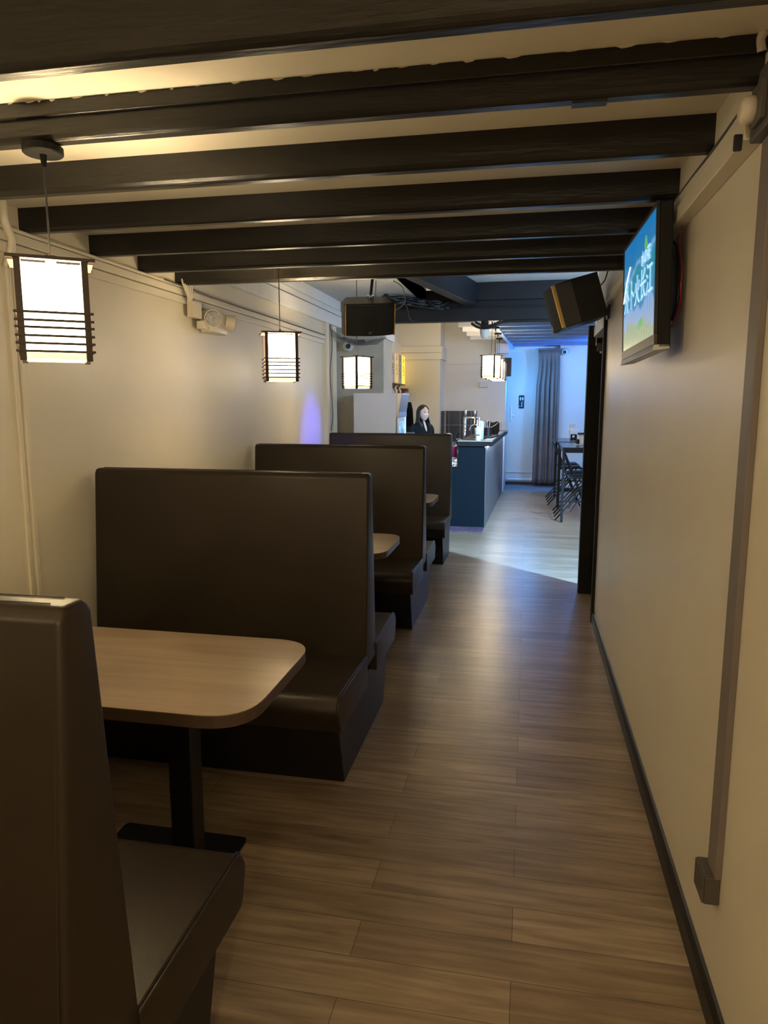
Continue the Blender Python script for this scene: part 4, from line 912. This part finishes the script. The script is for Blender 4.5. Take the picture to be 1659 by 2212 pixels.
folding_chair(0.435, 10.62, 'black folding bar chair second from the doorway, at the nearer tall table')
folding_chair(0.375, 11.50, 'black folding bar chair third from the doorway, its back rising in front of the curtain')
folding_chair(0.365, 12.10, 'black folding bar chair nearest the curtain, at the farther tall table')
o4 = folding_chair(1.52, 10.35, 'black folding bar chair on the far side of the nearer tall table', rz=PI)
o5 = folding_chair(1.52, 11.8, 'black folding bar chair on the far side of the farther tall table', rz=PI)
# condiments
ZT = 1.0125
t = thing('condiment_tray', 'pale tray of condiments on the farther tall table', 'tray', (at(1236, 941, 12.0).x, 12.0, ZT))
MB().box(-0.05, 0.20, -0.06, 0.06, 0.0, 0.012).build('base', 'white_plastic', t, 0.003)
MB().box(-0.045, -0.04, -0.055, 0.055, 0.012, 0.15).box(0.10, 0.105, -0.055, 0.055, 0.012, 0.15).box(-0.045, 0.105, -0.055, 0.055, 0.10, 0.16).build('napkin_box', 'white_plastic', t, 0.003)
o = MB().lathe([(0, 0), (0.034, 0), (0.05, 0.085), (0.046, 0.085), (0.03, 0.01), (0, 0.01)], (at(1236, 920, 12.0).x, 12.0, ZT + 0.1605), 18).build('skewer_cup', 'white_plastic', None); tag(o, 'white cup of skewers on top of the napkin box', 'cup')
t = thing('sauce_box', 'dark sauce box in the condiment tray under the napkins', 'box', (at(1236, 938, 12.0).x + 0.015, 11.90, ZT))
MB().box(-0.045, 0.055, 0.0, 0.035, 0.0, 0.085).build('box', 'matteblack', t, 0.003); MB().cyl((0.0, -0.003, 0.05), (0.0, 0.0, 0.05), 0.02).build('round_label', 'white_plastic', t)
for i, px in enumerate((1251, 1258)):
    t = thing('spice_jar', ['glass spice jar with a black lid beside the napkin box', 'glass spice jar with a black lid nearest the doorway edge'][i], 'jar', (at(px, 938, 11.8).x, 11.8, ZT), group='spice jars on the farther tall table')
    MB().lathe([(0, 0), (0.024, 0), (0.024, 0.075), (0.02, 0.085)], seg=16).build('body', 'cream_plastic', t); MB().lathe([(0.0, 0.085), (0.025, 0.085), (0.024, 0.115), (0, 0.115)], seg=16).build('lid', 'black', t)
t = thing('card_box', 'white card box and black bottle on a tray on the nearer tall table', 'box', (at(1256, 955, 10.4).x, 10.4, ZT))
MB().box(-0.035, 0.12, 0.0, 0.10, 0.02, 0.11).build('card', 'white_plastic', t, 0.004); MB().box(-0.09, 0.15, -0.05, 0.12, 0.0, 0.012).build('tray', 'white_plastic', t, 0.003)
MB().lathe([(0, 0.012), (0.022, 0.012), (0.022, 0.07), (0.015, 0.08), (0, 0.08)], (-0.05, -0.02, 0), 14).build('bottle', 'matteblack', t)

# ------------------------------------------------------------------ the woman behind the bar
def skin_body(name, verts, edges, radii, mt, parent, sub=2):
    me = bpy.data.meshes.new(name); me.from_pydata(verts, edges, []); me.update()
    o = bpy.data.objects.new(name, me); col.objects.link(o); o.parent = parent; me.materials.append(M[mt])
    md = o.modifiers.new('skin', 'SKIN'); md.use_smooth_shade = True
    for i, r in enumerate(radii):
        rr = r if isinstance(r, tuple) else (r, r); me.skin_vertices[0].data[i].radius = rr
    me.skin_vertices[0].data[0].use_root = True
    ms = o.modifiers.new('sub', 'SUBSURF'); ms.levels = sub; ms.render_levels = sub
    return o
def person():
    # local frame: x = her front, y = her left, z up
    t = thing('person', 'smiling person with long dark hair and black open-neck jacket behind the bar', 'person', (-1.475, 10.1, 0.0), math.radians(-40))
    V = [(0, 0, 0.86), (0, 0, 0.98), (0.0, 0, 1.12), (-0.005, 0, 1.23), (0.0, 0, 1.30), (0.012, 0, 1.355),          # 0-5 spine
         (0, 0.085, 0.80), (0.01, 0.09, 0.45), (-0.02, 0.09, 0.08), (0.09, 0.095, 0.03),                               # left leg
         (0, -0.085, 0.80), (0.01, -0.09, 0.45), (-0.02, -0.09, 0.08), (0.09, -0.095, 0.03),
         (-0.005, 0.145, 1.235), (-0.02, 0.185, 0.99), (0.12, 0.16, 0.90), (0.17, 0.15, 0.885),
         (-0.005, -0.145, 1.235), (-0.02, -0.185, 0.99), (0.12, -0.16, 0.90), (0.17, -0.15, 0.885)]
    Ed = [(0, 1), (1, 2), (2, 3), (3, 4), (4, 5), (0, 6), (6, 7), (7, 8), (8, 9), (0, 10), (10, 11), (11, 12), (12, 13), (3, 14), (14, 15), (15, 16), (16, 17), (3, 18), (18, 19), (19, 20), (20, 21)]
    Rr = [(0.12, 0.09), (0.10, 0.075), (0.11, 0.08), (0.085, 0.07), 0.05, 0.045, 0.075, 0.05, 0.035, 0.03, 0.075, 0.05, 0.035, 0.03, 0.04, 0.033, 0.024, 0.028, 0.04, 0.033, 0.024, 0.028]
    body = skin_body('body', V, Ed, Rr, 'skin', t)
    # hands: palm continued by five unequal curled fingers
    for s in (1, -1):
        hv = [(0.165, s * 0.150, 0.885), (0.195, s * 0.148, 0.880)]; he = [(0, 1)]; hr = [0.022, 0.026]
        for k, (dy, ln) in enumerate(((-0.030, 0.052), (-0.011, 0.060), (0.009, 0.056), (0.027, 0.044))):
            b = len(hv); hv += [(0.215, s * 0.148 + dy, 0.880), (0.215 + ln * 0.6, s * 0.148 + dy * 1.1, 0.874), (0.215 + ln, s * 0.148 + dy * 1.1, 0.855)]
            he += [(1, b), (b, b + 1), (b + 1, b + 2)]; hr += [0.011, 0.009, 0.008]
        b = len(hv); hv += [(0.185, s * 0.115, 0.878), (0.215, s * 0.098, 0.870)]; he += [(0, b), (b, b + 1)]; hr += [0.011, 0.009]
        skin_body('hand', hv, he, hr, 'skin', t)
    # head
    hc = Vector((0.022, 0, 1.452))
    mb = MB(); seg, rings = 48, 36
    def hp(th, ph):
        dx, dy, dz = math.sin(ph) * math.cos(th), math.sin(ph) * math.sin(th), math.cos(ph)
        x, y, z = 0.090 * dx, 0.070 * dy, 0.108 * dz
        if dz < 0:                       # jaw tapers to the chin, the back of the skull tucks in
            k = -dz; y *= 1 - 0.38 * k * k; x = x * (1 - 0.30 * k * k) + 0.022 * k
            if dx < 0: x *= 1 - 0.45 * k
        # flatten the face
        if dx > 0: x = min(x, 0.090) * (1 - 0.06 * dx)
        u = dy * 0.070; w = z
        if dx > 0:
            nose = math.exp(-(u / 0.0105) ** 2) * (math.exp(-((w + 0.024) / 0.013) ** 2) * 0.017 + math.exp(-((w + 0.004) / 0.020) ** 2) * 0.008)
            nost = (math.exp(-((abs(u) - 0.011) / 0.006) ** 2) * math.exp(-((w + 0.028) / 0.007) ** 2)) * 0.006
            eye = -0.008 * math.exp(-((abs(u) - 0.030) / 0.013) ** 2) * math.exp(-((w - 0.008) / 0.010) ** 2)
            brow = 0.004 * math.exp(-((abs(u) - 0.028) / 0.018) ** 2) * math.exp(-((w - 0.024) / 0.007) ** 2)
            cheek = 0.007 * math.exp(-((abs(u) - 0.036) / 0.016) ** 2) * math.exp(-((w + 0.022) / 0.017) ** 2)
            mouth = 0.005 * math.exp(-(u / 0.022) ** 2) * math.exp(-((w + 0.052) / 0.012) ** 2)
            chin = 0.006 * math.exp(-(u / 0.018) ** 2) * math.exp(-((w + 0.086) / 0.013) ** 2)
            x += nose + nost + eye + brow + cheek + mouth + chin
        return (hc.x + x, hc.y + y, hc.z + z)
    mb.v.append(hp(0, 0))
    for a in range(1, rings):
        for i in range(seg): mb.v.append(hp(2 * PI * i / seg, PI * a / rings))
    mb.v.append(hp(0, PI)); last = len(mb.v) - 1
    for i in range(seg):
        j = (i + 1) % seg; mb.f.append((0, 1 + i, 1 + j)); e = 1 + (rings - 2) * seg; mb.f.append((last, e + j, e + i))
    for a in range(rings - 2):
        for i in range(seg):
            j = (i + 1) % seg; q_ = 1 + a * seg; mb.f.append((q_ + i, q_ + seg + i, q_ + seg + j, q_ + j))
    head = mb.build('head', 'skin', t, smooth=True)
    M['eye'] = mat('dark_eyes', (0.02, 0.012, 0.01), 0.2, noise=0.02)
    M['teeth'] = mat('teeth', (0.8, 0.78, 0.74), 0.3, noise=0.02)
    for s in (1, -1):
        xe = 0.078
        MB().sphere((hc.x + xe - 0.004, s * 0.029, hc.z + 0.009), 0.009, 0.0125, 0.0045, 12, 8).build('eye', 'eye', head, smooth=True)
        MB().tube([(hc.x + xe + 0.004, s * 0.015, hc.z + 0.023), (hc.x + xe + 0.003, s * 0.030, hc.z + 0.027), (hc.x + xe - 0.012, s * 0.045, hc.z + 0.021)], 0.0022, 6, 4).build('eyebrow', 'hair', head)
        MB().sphere((hc.x - 0.005, s * 0.070, hc.z - 0.01), 0.016, 0.007, 0.026, 12, 8).build('ear', 'skin', head, smooth=True)
    mz = hc.z - 0.052
    def arc(dz, k, r): return [(hc.x + 0.086 - 0.35 * abs(y) - (0.0 if abs(y) < 0.01 else 0.001), y, mz + dz + k * (y / 0.026) ** 2) for y in (-0.026, -0.014, 0.0, 0.014, 0.026)]
    MB().tube(arc(0.004, 0.006, 0), 0.0032, 8, 4).tube(arc(-0.010, 0.019, 0), 0.0038, 8, 4).build('lips', 'lip', head, smooth=True)
    MB().prism([(y, z) for (_, y, z) in arc(0.003, 0.006, 0)] + [(y, z) for (_, y, z) in reversed(arc(-0.008, 0.016, 0))], 'x', hc.x + 0.070, hc.x + 0.0835).build('teeth', 'teeth', head)
    # hair: cap and long sides open at the face
    hb = MB(); nx, nz = 60, 30
    for iz in range(nz + 1):
        f = iz / nz
        for ix in range(nx + 1):
            u = ix / nx * 2 - 1                     # -1..1 round the back, ends at the face opening
            zrel = 0.124 - f * 0.36                 # relative to the head centre
            op = (0.25 + 1.05 * min(1, max(0, (f - 0.06) / 0.16)) - 0.62 * min(1, max(0, (f - 0.58) / 0.2))) if f > 0.06 else 0.05 + f * 3.4
            th = PI + u * (PI - op)
            if zrel > 0: rr = math.sqrt(max(0.0, 1 - (zrel / 0.1245) ** 2))
            else: rr = 1.0
            ax, ay = 0.104 * rr, 0.087 * rr
            if zrel < -0.04: 
                k = min(1, (-zrel - 0.04) / 0.16); ax = 0.104 - 0.006 * k; ay = 0.087 + 0.030 * k
            wob = 1 + 0.03 * math.sin(ix * 1.9 + f * 3) * min(1, f * 2) + 0.02 * math.sin(ix * 4.3)
            x = ax * math.cos(th) * wob - 0.004; y = ay * math.sin(th) * wob
            if zrel < -0.06 and math.cos(th) < 0: x -= 0.030 * math.exp(-((zrel + 0.19) / 0.05) ** 2)
            hb.v.append((hc.x + x, y, hc.z + zrel + 0.012 * math.cos(th) * (1 if f > .9 else 0)))
    for iz in range(nz):
        for ix in range(nx):
            a = iz * (nx + 1) + ix; hb.f.append((a, a + 1, a + nx + 2, a + nx + 1))
    hr_ = hb.build('hair', 'hair', t, smooth=True)
    md = hr_.modifiers.new('thick', 'SOLIDIFY'); md.thickness = 0.010; md.offset = -1
    # jacket: lofted torso with a V neck plus sleeves
    jb_ = MB(); nr, nc = 16, 40
    for ir in range(nr + 1):
        f = ir / nr; z = 1.345 - f * 0.60
        w = 0.060 + 0.115 * min(1, (f / 0.16)) ** 0.7 if f < 0.16 else 0.175 - 0.025 * math.sin(min(1, (f - 0.16) / 0.5) * PI)
        dp = 0.055 + 0.055 * min(1, f / 0.2)
        op = max(0.0, 0.55 * (1 - f / 0.30))
        for ic in range(nc + 1):
            u = ic / nc * 2 - 1; th = PI + u * (PI - op)
            fold = 0.004 * math.sin(ic * 1.7 + f * 9)
            jb_.v.append(((dp + fold) * math.cos(th) + 0.004, (w + fold) * math.sin(th), z + (0.012 * math.cos(th) if f < 0.1 else 0)))
    for ir in range(nr):
        for ic in range(nc):
            a = ir * (nc + 1) + ic; jb_.f.append((a, a + 1, a + nc + 2, a + nc + 1))
    jk = jb_.build('jacket', 'jacket', t, smooth=True)
    md = jk.modifiers.new('thick', 'SOLIDIFY'); md.thickness = 0.012; md.offset = 0
    for s in (1, -1):
        MB().tube([(-0.005, s * 0.125, 1.265), (-0.012, s * 0.178, 1.205), (-0.02, s * 0.192, 0.99), (0.06, s * 0.178, 0.935), (0.145, s * 0.155, 0.893)], 0.052, 12, 5).build('sleeve', 'jacket', jk, smooth=True)
        MB().tube([(0.052, s * 0.042, 1.335), (0.088, s * 0.045, 1.26), (0.112, s * 0.028, 1.17), (0.114, s * 0.004, 1.10)], 0.014, 8, 4).build('lapel', 'jacket', jk, smooth=True)
    tv_ = [(0, 0, 0.93), (0, 0, 0.84), (0.0, 0.088, 0.78), (0.01, 0.092, 0.45), (-0.018, 0.092, 0.10), (0.0, -0.088, 0.78), (0.01, -0.092, 0.45), (-0.018, -0.092, 0.10)]
    skin_body('trousers', tv_, [(0, 1), (1, 2), (2, 3), (3, 4), (1, 5), (5, 6), (6, 7)], [(0.13, 0.10), (0.13, 0.10), 0.088, 0.062, 0.05, 0.088, 0.062, 0.05], 'trousers', t)
    return t
person()
